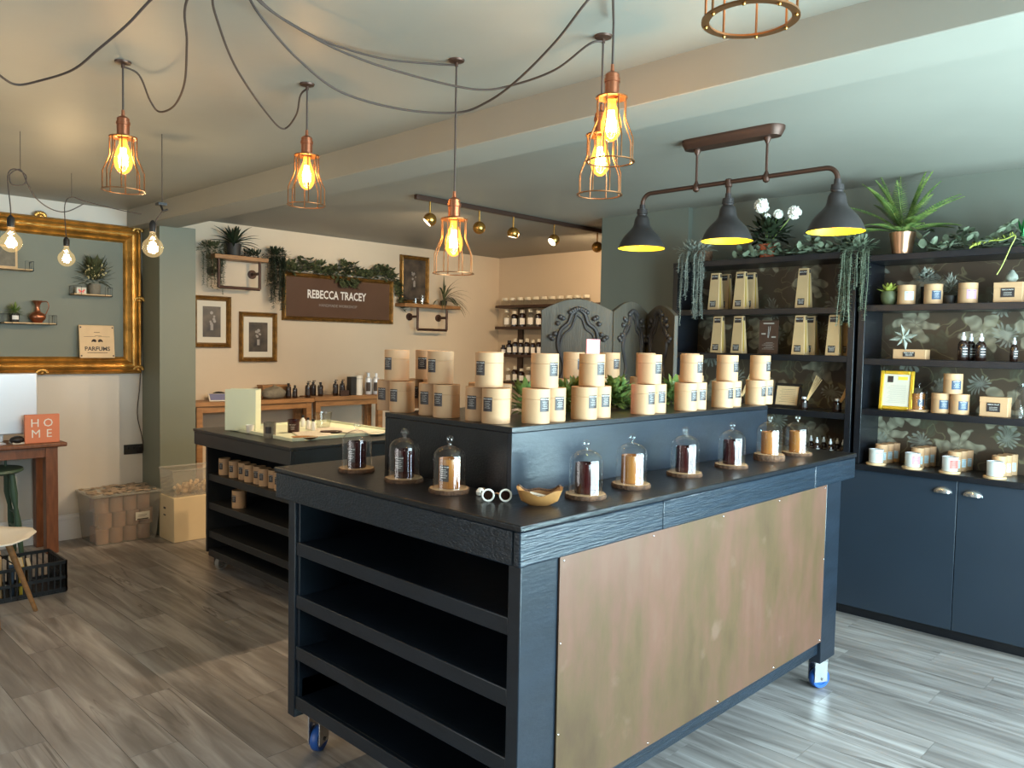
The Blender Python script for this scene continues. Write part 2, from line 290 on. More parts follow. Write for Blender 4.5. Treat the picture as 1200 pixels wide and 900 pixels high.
# ------------------------------------------------------------------ mesh builder
class MB:
    def __init__(s): s.v = []; s.f = []; s.mi = []; s.m = 0
    def add(s, vs, fs, mtx=None):
        o = len(s.v)
        for v in vs: s.v.append(tuple(mtx @ Vector(v)) if mtx else tuple(v))
        for f in fs: s.f.append(tuple(i+o for i in f)); s.mi.append(s.m)
        return s
    def box(s, x0, x1, y0, y1, z0, z1, mtx=None):
        vs = [(x, y, z) for z in (z0, z1) for y in (y0, y1) for x in (x0, x1)]
        return s.add(vs, [(0, 2, 3, 1), (4, 5, 7, 6), (0, 1, 5, 4), (2, 6, 7, 3), (0, 4, 6, 2), (1, 3, 7, 5)], mtx)
    def cbox(s, c, sz, mtx=None):
        return s.box(c[0]-sz[0]/2, c[0]+sz[0]/2, c[1]-sz[1]/2, c[1]+sz[1]/2, c[2]-sz[2]/2, c[2]+sz[2]/2, mtx)
    def lathe(s, prof, n=24, c=(0, 0, 0), mtx=None, wob=0, seed=0):
        rg = random.Random(seed); w = [1+wob*(rg.random()-.5) for _ in range(n)]
        vs = []; fs = []; k = len(prof)
        for i in range(n):
            a = 2*PI*i/n
            for r, z in prof: vs.append((c[0]+r*w[i]*math.cos(a), c[1]+r*w[i]*math.sin(a), c[2]+z))
        for i in range(n):
            j = (i+1) % n
            for q in range(k-1): fs.append((i*k+q, j*k+q, j*k+q+1, i*k+q+1))
        if prof[0][0] > 1e-5: pass
        return s.add(vs, fs, mtx)
    def tube(s, pts, r, n=8, closed=False, radii=None, mtx=None):
        P = [Vector(p) for p in pts]; k = len(P); vs = []; fs = []; up = None
        for i in range(k):
            a = P[(i-1) % k] if (closed or i > 0) else P[i]; b = P[(i+1) % k] if (closed or i < k-1) else P[i]
            t = (b-a).normalized() if (b-a).length > 1e-9 else Vector((0, 0, 1))
            if up is None: up = Vector((0, 0, 1)) if abs(t.z) < .9 else Vector((1, 0, 0))
            sd = t.cross(up)
            if sd.length < 1e-6: sd = t.cross(Vector((0, 1, 0)))
            sd.normalize(); up = sd.cross(t).normalized()
            rr = radii[i] if radii else r
            for q in range(n):
                an = 2*PI*q/n; vs.append(P[i]+sd*rr*math.cos(an)+up*rr*math.sin(an))
        for i in range(k if closed else k-1):
            j = (i+1) % k
            for q in range(n): fs.append((i*n+q, i*n+(q+1) % n, j*n+(q+1) % n, j*n+q))
        if not closed: fs.append(tuple(range(n-1, -1, -1))); fs.append(tuple((k-1)*n+q for q in range(n)))
        return s.add(vs, fs, mtx)
    def ball(s, c, r, n=10, m=6, sc=(1, 1, 1)):
        prof = [(r*math.sin(PI*i/m)*1.0, -r*math.cos(PI*i/m)) for i in range(m+1)]
        vs = []; fs = []; k = len(prof)
        for i in range(n):
            a = 2*PI*i/n
            for rr, z in prof: vs.append((c[0]+rr*math.cos(a)*sc[0], c[1]+rr*math.sin(a)*sc[1], c[2]+z*sc[2]))
        for i in range(n):
            j = (i+1) % n
            for q in range(k-1): fs.append((i*k+q, j*k+q, j*k+q+1, i*k+q+1))
        return s.add(vs, fs)
    def quad(s, a, b, c, d): return s.add([a, b, c, d], [(0, 1, 2, 3)])
    def leaf(s, base, d, L, w, droop=.3, seg=4, nrm=None, tipw=0.):
        d = Vector(d).normalized(); p = Vector(base); side = d.cross(Vector((0, 0, 1)))
        if side.length < .1: side = Vector((random.uniform(-1, 1), random.uniform(-1, 1), 0))
        side.normalize()
        if nrm: side = (side+Vector(nrm)).normalized()
        vs = []; fs = []
        for i in range(seg+1):
            t = i/seg; ww = w*max(tipw, math.sin(PI*min(1, (t*.85+.12)))) * .5
            vs += [p-side*ww, p+Vector((0, 0, -ww*.3)), p+side*ww]
            p = p+d*(L/seg); d = (d+Vector((0, 0, -droop/seg))).normalized()
        for i in range(seg):
            for q in range(2): fs.append((i*3+q, i*3+q+1, i*3+q+4, i*3+q+3))
        return s.add(vs, fs)
    def extrude(s, poly, h0, h1, mtx=None):
        n = len(poly); vs = [(x, y, h0) for x, y in poly]+[(x, y, h1) for x, y in poly]
        fs = [tuple(range(n-1, -1, -1)), tuple(range(n, 2*n))]+[(i, (i+1) % n, n+(i+1) % n, n+i) for i in range(n)]
        return s.add(vs, fs, mtx)
RMX = {}
def obj(name, mb, m, parent=None, w=True, bevel=0, smooth=True, loc=None):
    me = bpy.data.meshes.new(name); me.from_pydata([tuple(v) for v in mb.v], [], mb.f); me.update()
    ms = m if isinstance(m, (list, tuple)) else [m]
    for q in ms: me.materials.append(M[q])
    if len(ms) > 1: me.polygons.foreach_set('material_index', mb.mi)
    root = parent
    while root is not None and root.name not in RMX and root.parent: root = root.parent
    if w and root is not None and root.name in RMX: me.transform(RMX[root.name].inverted())
    o = bpy.data.objects.new(name, me); COL.objects.link(o)
    if parent: o.parent = parent
    if loc: o.location = loc
    if smooth:
        me.polygons.foreach_set('use_smooth', [True]*len(me.polygons)); me.set_sharp_from_angle(angle=math.radians(38))
    if bevel:
        b = o.modifiers.new('bevel', 'BEVEL'); b.width = bevel; b.segments = 2; b.limit_method = 'ANGLE'; b.angle_limit = math.radians(50)
    return o
def tag(o, label=None, cat=None, group=None, kind=None):
    if label: o['label'] = label
    if cat: o['category'] = cat
    if group: o['group'] = group
    if kind: o['kind'] = kind
    return o
def thing(name, label, cat, loc=(0, 0, 0), rz=0, group=None):
    o = bpy.data.objects.new(name, None); COL.objects.link(o); o.empty_display_size = .05
    o.location = loc; o.rotation_euler = (0, 0, rz)
    RMX[o.name] = Matrix.Translation(Vector(loc)) @ Matrix.Rotation(rz, 4, 'Z')
    return tag(o, label, cat, group)
def one(name, mb, m, label, cat, group=None, **k):   # a thing that is one mesh: origin moved to its base
    xs = [v[0] for v in mb.v]; ys = [v[1] for v in mb.v]; zs = [v[2] for v in mb.v]
    c = Vector(((min(xs)+max(xs))/2, (min(ys)+max(ys))/2, min(zs)))
    mb.v = [tuple(Vector(v)-c) for v in mb.v]
    o = obj(name, mb, m, None, w=False, **k); o.location = c
    return tag(o, label, cat, group)
def struct(name, mb, m, **k):
    o = obj(name, mb, m, None, w=False, **k); return tag(o, kind='structure')
def dup(o, loc=None, rz=None, label=None, group=None, parent=None):
    c = o.copy(); COL.objects.link(c)
    if parent: c.parent = parent
    for ch in o.children: dup(ch, parent=c)
    if loc is not None: c.location = loc
    if rz is not None: c.rotation_euler = (0, 0, rz)
    if label: c['label'] = label
    if group: c['group'] = group
    return c
_tc = {}
def text(s, size=1, ext=0, bold=False):
    key = (s, size, ext, bold)
    if key in _tc: return _tc[key]
    cu = bpy.data.curves.new('t', 'FONT'); cu.body = s; cu.size = size; cu.align_x = 'CENTER'; cu.align_y = 'CENTER'; cu.resolution_u = 2; cu.extrude = ext
    if bold: cu.offset = size*.02
    o = bpy.data.objects.new('t', cu); COL.objects.link(o); bpy.context.view_layer.update()
    dg = bpy.context.evaluated_depsgraph_get(); me = bpy.data.meshes.new_from_object(o.evaluated_get(dg))
    r = ([tuple(v.co) for v in me.vertices], [tuple(p.vertices) for p in me.polygons])
    bpy.data.objects.remove(o); bpy.data.curves.remove(cu); bpy.data.meshes.remove(me); _tc[key] = r; return r
def frame_mtx(o, xdir, zup=Vector((0, 0, 1))):        # text plane: x along xdir, y up
    x = Vector(xdir).normalized(); y = Vector(zup).normalized(); n = x.cross(y)
    m = Matrix((x, y, n)).transposed().to_4x4(); m.translation = Vector(o); return m
def smoothpts(P, n=6):
    P = [Vector(p) for p in P]; out = []
    for i in range(len(P)-1):
        a = P[max(0, i-1)]; b = P[i]; c = P[i+1]; d = P[min(len(P)-1, i+2)]
        for k in range(n):
            t = k/n; out.append(.5*((2*b)+(c-a)*t+(2*a-5*b+4*c-d)*t*t+(3*b-a-3*c+d)*t**3))
    out.append(P[-1]); return out
def ringpts(c, r, n=24, axis=Z):
    o = []
    for i in range(n):
        a = 2*PI*i/n; v = [r*math.cos(a), r*math.sin(a)]
        p = Vector(c)+(Vector((v[0], v[1], 0)) if axis == Z else Vector((0, v[0], v[1])) if axis == X else Vector((v[0], 0, v[1])))
        o.append(p)
    return o

# ------------------------------------------------------------------ the setting
CEIL = 2.47
XW, YW, XB = 4.8, 6.37, 6.27
XL, YF = -1.8, -1.0
fl = struct('floor', MB().box(XL-.1, XB+.1, YF-.1, YW+.1, -.12, -.012), 'print_dark')
pw = .174; L = 1.28
pm = MB().box(.0008, pw-.0008, .0008, L-.0008, -.0115, 0)
pmesh = None
x = 4.16-pw*34; col_i = 0
offs = {}
while x < XB:
    y = YF - L + ((col_i*.37+.113) % 1)*L
    # board ends met in the photograph
    if abs(x-(3.98)) < .09 or abs(x-3.17) < .09: y = .897-2*L
    while y < YW:
        if y+L > YF and not (x > XW and y+L < 3.2):
            if pmesh is None:
                p = obj('plank', pm, 'plank', fl, w=False, smooth=False); pmesh = p
            else:
                p = pmesh.copy(); COL.objects.link(p); p.parent = fl
            p.location = (x, y, 0)
        y += L
    x += pw; col_i += 1
struct('ceiling', MB().box(XL-.1, XB+.1, YF-.1, YW+.1, CEIL, CEIL+.1), 'ceiling')
struct('wall_left', MB().box(XL-.1, 2.5, YW, YW+.1, -.1, CEIL+.02), 'white_wall')
struct('wall_far', MB().box(2.5, XB+.1, YW, YW+.1, -.1, CEIL+.02), 'warm_lit_wall')
struct('wall_back', MB().box(XB, XB+.1, 3.73, YW+.02, -.1, CEIL+.02), 'warm_lit_wall')
struct('wall_right', MB().box(XW, XB+.1, YF-.1, 2.98, -.1, CEIL+.02), 'greywall')
struct('wall_chimney', MB().box(XW-.05, XB+.1, 2.98, 3.73, -.1, CEIL+.02), 'greywall')
# front wall with the shop window, side wall with the glazed door
m = MB(); m.box(XL-.1, 1.0, YF-.1, YF, -.1, CEIL+.02).box(4.5, XW+.1, YF-.1, YF, -.1, CEIL+.02).box(1.0, 4.5, YF-.1, YF, -.1, .6).box(1.0, 4.5, YF-.1, YF, 2.3, CEIL+.02)
struct('wall_front', m, 'greywall')
wf = struct('window_1', MB().box(.98, 1.04, YF-.09, YF+.02, .58, 2.32).box(4.46, 4.52, YF-.09, YF+.02, .58, 2.32).box(.98, 4.52, YF-.09, YF+.02, .57, .62).box(.98, 4.52, YF-.09, YF+.02, 2.28, 2.33).box(2.72, 2.78, YF-.08, YF+.01, .6, 2.3), 'black_paint', bevel=.004)
obj('pane', MB().box(1.02, 4.48, YF-.05, YF-.042, .6, 2.3), 'clear', wf, w=False)
m = MB(); m.box(XL-.1, XL, YF-.1, 1.6, -.1, CEIL+.02).box(XL-.1, XL, 3.2, YW+.1, -.1, CEIL+.02).box(XL-.1, XL, 1.6, 3.2, 2.25, CEIL+.02)
struct('wall_rear', m, 'white_wall')
dr = struct('door_1', MB().box(XL-.08, XL-.02, 1.6, 1.68, 0, 2.25).box(XL-.08, XL-.02, 3.12, 3.2, 0, 2.25).box(XL-.08, XL-.02, 1.6, 3.2, 2.17, 2.25).box(XL-.08, XL-.02, 1.6, 3.2, 0, .1).box(XL-.08, XL-.02, 2.36, 2.44, 0, 2.25), 'black_paint', bevel=.004)
obj('pane', MB().box(XL-.055, XL-.047, 1.66, 3.14, .08, 2.2), 'clear', dr, w=False)
# ceiling beam and the pillar that carries it
BX0, BX1, BZ = 2.27, 2.52, 2.335
struct('trim_1', MB().box(BX0, BX1, YF, YW, BZ, CEIL+.01), 'ceiling', bevel=.004)
struct('trim_2', MB().box(2.38, 2.655, 6.03, YW+.01, 0, BZ+.01), 'sage', bevel=.003)
m = MB().box(XL, 2.38, YW-.018, YW, 0, .19).box(XL, 2.38, YW-.024, YW, .155, .175)
struct('baseboard_left', m, 'base', bevel=.003)
struct('baseboard_back', MB().box(2.66, XB, YW-.018, YW, 0, .15), 'base', bevel=.003)

# ------------------------------------------------------------------ casters
def plate(r, zt):
    b = MB(); b.box(-.02, .045, -.024, -.02, r-.012, zt-.02).box(-.02, .045, .02, .024, r-.012, zt-.02).box(-.02, .045, -.024, .024, zt-.03, zt-.02)
    b.lathe([(.0, zt-.02), (.02, zt-.02), (.02, zt-.004), (0, zt-.004)], 12)
    b.tube([(.02, -.03, r), (.02, .03, r)], .007, 8)
    return b.v, b.f
def caster(root, wx, wy, zt, wheel, yaw, name='caster'):
    r = .046; T = Matrix.Translation((wx, wy, 0)) @ Matrix.Rotation(yaw, 4, 'Z')
    b = MB(); b.box(-.035, .035, -.03, .03, zt-.006, zt)
    v, f = plate(r, zt); b.add(v, f); b.v = [tuple(T @ Vector(q)) for q in b.v]
    c = obj('caster', b, 'steel', root)
    prof = [(.0, -.009), (.028, -.009), (.03, -.014), (r-.004, -.016), (r, -.01), (r, .01), (r-.004, .016), (.03, .014), (.028, .009), (0, .009)]
    T2 = T @ Matrix.Translation((.02, 0, r)) @ Matrix.Rotation(PI/2, 4, 'X')
    obj('wheel', MB().lathe(prof, 28, mtx=T2), wheel, c)
    obj('hub', MB().lathe([(0, -.012), (.016, -.012), (.018, 0), (.016, .012), (0, .012)], 16, mtx=T2), 'steel', c)
    return c

# ------------------------------------------------------------------ main display counter
CX0, CX1, CY0, CY1, CT = 1.41, 3.57, 1.34, 2.56, 1.05
ct = thing('display_counter', 'large navy painted wheeled display counter with copper front and open shelves', 'counter', (2.49, 1.95, 0))
obj('worktop', MB().box(CX0, CX1, CY0, CY1, CT-.018, CT), 'navy_top', ct, bevel=.004)
def rail(x0, x1, y0, y1): obj('apron', MB().box(x0, x1, y0, y1, .94, CT-.0185), 'navy_grain', ct, bevel=.005)
rail(CX0+.004, 2.05, CY0+.004, CY0+.03); rail(2.051, 3.15, CY0+.004, CY0+.03); rail(3.151, CX1-.004, CY0+.004, CY0+.03)
rail(CX0+.004, CX0+.028, CY0+.031, CY1-.004); rail(CX0+.03, CX1-.004, CY1-.03, CY1-.004); rail(CX1-.03, CX1-.004, CY0+.031, CY1-.031)
px0, px1, py0, py1 = 1.44, 3.47, 1.365, 2.51
leg = lambda x0, x1, y0, y1: obj('leg', MB().box(x0, x1, y0, y1, .157, .95), 'navy', ct, bevel=.003)
leg(px0, px0+.15, py0, py0+.045); leg(px1-.15, px1, py0, py0+.05); leg(px0, px0+.15, py1-.045, py1); leg(px1-.15, px1, py1-.05, py1)
obj('side_panel', MB().box(px0+.01, 2.0, py1-.06, py1-.046, .19, .95), 'navy', ct, bevel=.002)
obj('side_panel', MB().box(px0+.151, 2.0, py0+.045, py0+.058, .19, .95), 'navy', ct, bevel=.002)
obj('back_panel', MB().box(2.0, 2.014, py0+.03, py1-.03, .19, .95), 'navy', ct, bevel=.002)
for z in (.79, .60, .415, .235):
    sh = obj('shelf', MB().box(1.462, 2.0, py0+.046, py1-.061, z-.018, z), 'navy', ct, bevel=.002)
    obj('shelf_lip', MB().box(1.444, 1.462, py0+.046, py1-.046, z-.046, z+.002), 'navy', sh, bevel=.003)
obj('copper_panel', MB().box(1.585, 3.302, 1.358, 1.3645, .262, .938), 'sheet', ct, bevel=.001)
for x, z in [(1.6+i*.42, .275) for i in range(5)]+[(1.6+i*.42, .925) for i in range(5)]+[(1.592, .7), (1.592, .45), (3.294, .62)]:
    obj('tack', MB().ball((x, 1.3575, z), .003, 8, 4), 'steel', ct)
obj('bottom_rail', MB().box(1.56, 3.36, 1.38, 1.42, .195, .3), 'navy_grain', ct, bevel=.003)
obj('bottom_rail', MB().box(1.46, 3.4, py1-.06, py1-.03, .195, .3), 'navy', ct, bevel=.003)
obj('bottom_board', MB().box(1.46, 3.4, 1.4, py1-.05, .18, .198), 'navy', ct, bevel=.002)
caster(ct, 3.43, 1.43, .157, 'bluewheel', -.5); caster(ct, 1.53, 2.46, .18, 'bluewheel', .5)
caster(ct, 1.53, 1.43, .157, 'bluewheel', .2); caster(ct, 3.42, 2.44, .157, 'bluewheel', 1.2)
# riser
RZ = 1.255; RX0, RX1, RY0, RY1 = 1.675, 3.30, 1.635, 2.265
rs = thing('display_riser', 'long black-navy box riser standing on the display counter', 'riser', (2.49, 1.95, CT))
obj('top_board', MB().box(RX0, RX1, RY0, RY1, RZ-.018, RZ), 'navy_top', rs, bevel=.002)
obj('front_board', MB().box(RX0+.001, RX1-.001, RY0+.001, RY0+.018, CT, RZ-.0185), 'navy', rs, bevel=.001)
obj('end_board', MB().box(RX0+.001, RX0+.018, RY0+.019, RY1-.019, CT, RZ-.0185), 'navy_top', rs, bevel=.001)
obj('end_board', MB().box(RX1-.018, RX1-.001, RY0+.019, RY1-.019, CT, RZ-.0185), 'navy_top', rs, bevel=.001)
obj('back_board', MB().box(RX0+.001, RX1-.001, RY1-.018, RY1-.001, CT, RZ-.0185), 'navy_top', rs, bevel=.001)

# ------------------------------------------------------------------ kraft canisters
def curved(verts, R):     # wrap flat (x, y) onto a cylinder round z; faces -Y
    return [((R+z)*math.sin(x/R), -(R+z)*math.cos(x/R), y) for x, y, z in verts]
def curved_rect(R, w, z0, z1, seg=6):
    b = MB(); vs = []; fs = []
    for i in range(seg+1):
        x = -w/2+w*i/seg; a = x/R
        vs += [(R*math.sin(a), -R*math.cos(a), z0), (R*math.sin(a), -R*math.cos(a), z1)]
    for i in range(seg): fs.append((2*i, 2*i+2, 2*i+3, 2*i+1))
    return b.add(vs, fs)
def bars(R, rows, w):
    b = MB()
    for z, ww in rows:
        q = curved_rect(R, w*ww, z-.0008, z+.0008, 3); b.add(q.v, q.f)
    return b
def make_canister(name, label, h=.11, r=.0445, lmat='label', group=None, body='kraft', lw=.036, lz=(.35, .75), lid=True):
    t = thing(name, label, 'candle tube', (0, 0, 0), 0, group)
    zs = h*.70
    obj('tube_body', MB().lathe([(0, .002), (r-.0015, 0), (r, .001), (r, zs-.0008), (r-.0014, zs)] if lid else [(0, .002), (r-.0015, 0), (r, .001), (r, h), (0, h)], 28), body, t, w=False)
    if lid: obj('lid', MB().lathe([(r-.0014, zs), (r+.0002, zs+.0008), (r+.0002, h-.001), (r-.001, h), (r-.003, h-.0012), (0, h-.0012)], 28), body, t, w=False)
    lb = obj('paper_label', curved_rect(r+.0006, lw, h*lz[0]-.012*0, h*lz[1]-.0), lmat, t, w=False)
    v, f = text('REBECCA TRACEY', .0046, 0, True)
    zc = h*lz[1]-.0055
    b = MB().add(curved([(x*.92, y*.9+zc, .0012) for x, y, z in v], r), f)
    n = 5
    for k in range(n):
        z = zc-.0075-k*(h*(lz[1]-lz[0])-.019)/n
        q = curved_rect(r+.0011, lw*(.45 if k % 2 else .62), z-.0003, z+.0003, 3); b.add(q.v, q.f)
    obj('lettering', b, 'print_white' if lmat in ('label', 'label_blue') else 'print_dark', lb, w=False)
    return t
CR = .0445; CH = .11
proto = None
def canister(loc, rz, label, group):
    global proto
    if proto is None:
        proto = make_canister('candle_tube', label, group=group); proto.location = loc; proto.rotation_euler = (0, 0, rz); return proto
    return dup(proto, loc, rz, label, group)
view = Vector((.714, .699, 0))
def base_at(px, py, z, r=CR):      # centre of a round foot whose nearest point shows at (px, py)
    p = A(px, py, Z, z); d = Vector((p.x, p.y, 0)).normalized(); q = p+d*r; q.z = z; return q
T1 = RZ+CH
stk = 'kraft candle tubes stacked on the riser'
# left group: labels look towards -X ; right group: labels look towards -Y
LA, LB = -PI/2-.0, -0.12
ORD = ['first', 'second', 'third', 'fourth', 'fifth', 'sixth', 'seventh', 'eighth', 'ninth', 'tenth', 'eleventh', 'twelfth', 'thirteenth']
ordn = ['first', 'second', 'third', 'fourth', 'fifth', 'sixth', 'seventh', 'eighth', 'ninth']
left = [(471, 485, 464.5, 445.5), (523, 491, 517, 452.5), (581, 497, 572, 456)]
leftlab = ['leftmost stack on the riser', 'second stack from the left', 'stack just left of the riser corner']
for i, (bx, by, tx, ty) in enumerate(left):
    c = base_at(bx, by, RZ); c = Vector((1.73, A(bx, by, X, 1.73).y, RZ))
    canister(c, LA+.12, 'kraft tube at lower right of the '+leftlab[i], stk)
    c2 = c+Vector((.012, .0905, 0)); canister(c2, LA+.2, 'kraft tube at lower left of the '+leftlab[i], stk)
    t = (c+c2)/2; t.z = T1; canister(t+Vector((0, -.005, .0005)), LA+.08, 'kraft tube on top of the '+leftlab[i], stk)
right = [(627.5, 499), (684, 493), (753, 488), (803, 482), (846, 479), (885, 476)]
rlab = ['stack just right of the riser corner', 'stack in front of the pink card', 'third stack along the copper side', 'fourth stack along the copper side', 'fifth stack along the copper side', 'rightmost stack on the riser']
prev = None
for i, (bx, by) in enumerate(right):
    c = base_at(bx, by, RZ); c.y = 1.69
    c.x = A(bx, by, Y, 1.69).x
    canister(c, LB, 'kraft tube at lower left of the '+rlab[i], stk)
    c2 = c+Vector((.0905, .012, 0)); canister(c2, LB-.1, 'kraft tube at lower right of the '+rlab[i], stk)
    t = (c+c2)/2; t.z = T1+.0005; canister(t, LB+.05, 'kraft tube on top of the '+rlab[i], stk)
# tubes of the back row, seen between the front stacks
back = [(487+13.5, 443, 1, 'behind the second stack from the left'), (567, 452, 1, 'behind the stack left of the riser corner'), (672, 440, 1, 'left of and behind the pink card'), (714, 438, 1, 'right of and behind the pink card'), (756, 440, 1, 'behind the third stack of the copper side'), (808, 440, 1, 'behind the fourth stack of the copper side')]
for k, (bx, ty, lv, w) in enumerate(back):
    if k < 2:
        d = A(bx, 450, X, 1.90); c = Vector((1.90 if k == 0 else 1.93, d.y, RZ)); rz = LA+.4
    else:
        d = A(bx, 450, Y, 2.13); c = Vector((d.x, 2.13, RZ)); rz = LB
    side = Vector((0, .046, 0)) if k < 2 else Vector((.046, 0, 0))
    canister(c-side, rz, 'kraft tube, lower left, '+w, stk)
    canister(c+side, rz, 'kraft tube, lower right, '+w, stk)
    canister(c+Vector((0, 0, CH+.0005)), rz, 'kraft tube, topmost, '+w, stk)
# pink price card and greenery on the riser
t = thing('price_card', 'pink printed card standing among the kraft tubes on the riser', 'card', (*A(694, 450, Y, 1.83).xy, RZ), .2)
cx_, cy_ = t.location.x, t.location.y
obj('card', MB().box(-.052, .052, -.0015, .0015, .0, .272), 'pink', t, w=False)
b = MB(); b.box(-.03, .03, -.0023, -.0018, .252, .260)
for r_, xx, ww in ((.242, 0, .02), (.212, -.025, .022), (.212, .025, .022), (.199, -.025, .018), (.199, .025, .018), (.186, -.025, .022), (.186, .025, .016)):
    b.box(xx-ww, xx+ww, -.0023, -.0018, r_-.0012, r_+.0012)
obj('printing', b, 'print_white', t, w=False)
obj('foot', MB().box(-.04, .04, -.02, .02, 0, .004), 'clear', t, w=False)
def bush(mb, c, sx, sy, sz, n, L, w, droop=.6):
    for _ in range(n):
        a = random.uniform(0, 2*PI); e = random.uniform(-.2, 1.3); d = Vector((math.cos(a)*math.cos(e), math.sin(a)*math.cos(e), math.sin(e)))
        q = random.random()**.5
        p = Vector(c)+Vector((d.x*sx*q, d.y*sy*q, d.z*sz*q))
        mb.leaf(p, d+Vector((random.uniform(-.4, .4), random.uniform(-.4, .4), random.uniform(-.2, .4))), L*random.uniform(.6, 1.2), w*random.uniform(.7, 1.2), droop, 3)
for k, (px, n, w) in enumerate(((618, 60, 'between the corner stacks'), (722, 140, 'right of the pink card'), (668, 90, 'left of the pink card'), (788, 90, 'behind the third stack of the copper side'))):
    p = A(px, 455, Y, 1.93); b = MB(); bush(b, (p.x, 1.93, RZ+.01), .08, .05, .09, int(n*2.4), .05, .022, .9)
    b.v = [(q[0], q[1], max(q[2], RZ+.001)) for q in b.v]
    one('greenery', b, 'leaf', 'dark green leafy sprig on the riser '+w, 'greenery', 'sprigs between the kraft tubes')

# ------------------------------------------------------------------ cloches, candles, wood slices
def dome_prof(r, h):
    p = [(r+.001, 0), (r, .004)]
    for i in range(9):
        a = (PI/2)*i/8; p.append((max(r*math.cos(a), .006), h-r*.75+r*.75*math.sin(a)))
    return p
sl0 = {}
def cloche_set(c, k, word, wax, rz, fat=1.0, th=.012, dz=1.0):
    def mk(key, fn):
        return fn()
    r = .063*fat
    s = thing('wood_slice', 'round bark-edged wood slice under the '+word, 'coaster', c, rz, 'wood slices under the glass cloches')
    obj('slice', MB().lathe([(0, 0), (r*.98, 0)], 30, wob=.05, seed=k).lathe([(0, th), (r*.95, th)], 30, wob=.05, seed=k), 'slicetop', s, w=False, smooth=False)
    obj('bark', MB().lathe([(r*.98, 0), (r, th*.4), (r*.985, th*.8), (r*.95, th)], 30, wob=.05, seed=k), 'bark', s, w=False)
    z = c[2]+th+.0005
    cr = .033
    g = thing('candle', {'r': 'dark red', 'a': 'amber'}[wax]+' glass candle inside the '+word, 'candle', (c[0], c[1], z), rz, 'candles under the cloches')
    hh = .088*dz
    obj('candle_glass', MB().lathe([(0, 0), (cr-.002, 0), (cr, .003), (cr, hh), (cr-.002, hh), (cr-.002, hh-.014), (0, hh-.014)], 28), 'redglass' if wax == 'r' else 'amberglass', g, w=False)
    obj('wick', MB().tube([(0, 0, hh-.014), (0, 0, hh-.002)], .001, 5), 'print_white', g, w=False)
    lb = obj('paper_label', curved_rect(cr+.0005, .034, hh*.25, hh*.8, 5), 'label', g, w=False)
    v, f = text('REBECCA TRACEY', .0042, 0, True)
    q = MB().add(curved([(x, y+hh*.8-.006, .001) for x, y, _ in v], cr), f)
    for j in range(5):
        e = curved_rect(cr+.0009, .026 if j % 2 else .018, hh*.8-.014-j*.006, hh*.8-.0128-j*.006, 3); q.add(e.v, e.f)
    obj('lettering', q, 'print_white', lb, w=False)
    dh = .128*dz; d = thing('glass_cloche', 'clear glass bell, the '+word, 'cloche', (c[0], c[1], z), rz, 'glass cloches along the counter edge')
    obj('dome', MB().lathe(dome_prof(.0500, dh), 36), 'clear', d, w=False)
    obj('knob', MB().lathe([(.006, dh-.002), (.0045, dh+.003), (.005, dh+.006)]+[(.0125*math.sin(a), dh+.0165-.0125*math.cos(a)) for a in [PI*.15+i*PI*.85/8 for i in range(9)]], 18), 'clear', d, w=False)
sets = [((1.583, 2.30), 'cloche farthest left by the riser end', 'r', -1.3), ((1.585, 2.035), 'second cloche from the left', 'r', -1.25), ((1.575, 1.80), 'third cloche from the left, beside the sunglasses', 'a', -1.3),
        ((1.83, 1.475), 'nearest cloche right of the wooden bowl', 'r', .5), ((2.083, 1.492), 'second cloche right of the wooden bowl', 'a', .5), ((2.422, 1.505), 'third cloche right of the wooden bowl', 'r', .45), ((2.735, 1.495), 'fourth cloche right of the wooden bowl', 'r', .4), ((3.042, 1.495), 'cloche on the thickest slice, last but one', 'a', .4), ((3.29, 1.49), 'cloche at the far right corner of the counter', 'a', .4)]
for k, (c, word, wax, rz) in enumerate(sets):
    cloche_set((c[0], c[1], CT), k, word, wax, rz, th=.026 if k == 7 else .013, dz=1.02)
# sunglasses
p = A(582, 588, Z, CT)
t = thing('sunglasses', 'cream framed round sunglasses lying open on the counter corner', 'sunglasses', (p.x, p.y, CT), -.75); t.scale = (.78, .78, .78)
obj('rim', MB().tube(ringpts((-.032, 0, .024), .021, 24, Y), .0035, 8, True), 'petal', t, w=False)
obj('rim', MB().tube(ringpts((.032, 0, .024), .021, 24, Y), .0035, 8, True), 'petal', t, w=False)
obj('bridge', MB().tube([(-.012, 0, .028), (0, 0, .033), (.012, 0, .028)], .0028, 6), 'rosegold', t, w=False)
for s in (-1, 1):
    obj('lens', MB().lathe([(0, 0), (.02, 0)], 20, mtx=Matrix.Translation((s*.032, 0, .024)) @ Matrix.Rotation(PI/2, 4, 'X')), 'amber_bottle', t, w=False)
    obj('temple', MB().tube([(s*.053, 0, .03), (s*.055, .05, .028), (s*.052, .1, .012), (s*.05, .118, .003)], .0026, 6), 'darkwood', t, w=False)
p = A(564, 580, Z, CT)
t = thing('ring_clip', 'small cream and brown hair claw beside the sunglasses', 'hair clip', (p.x, p.y, CT), .4)
obj('half', MB().lathe([(.0, 0), (.012, .002), (.014, .012), (.006, .022), (0, .022)], 14, c=(-.006, 0, 0)), 'petal', t, w=False)
obj('half', MB().lathe([(.0, 0), (.01, .002), (.012, .012), (.005, .02), (0, .02)], 14, c=(.012, 0, 0)), 'rosegold', t, w=False)
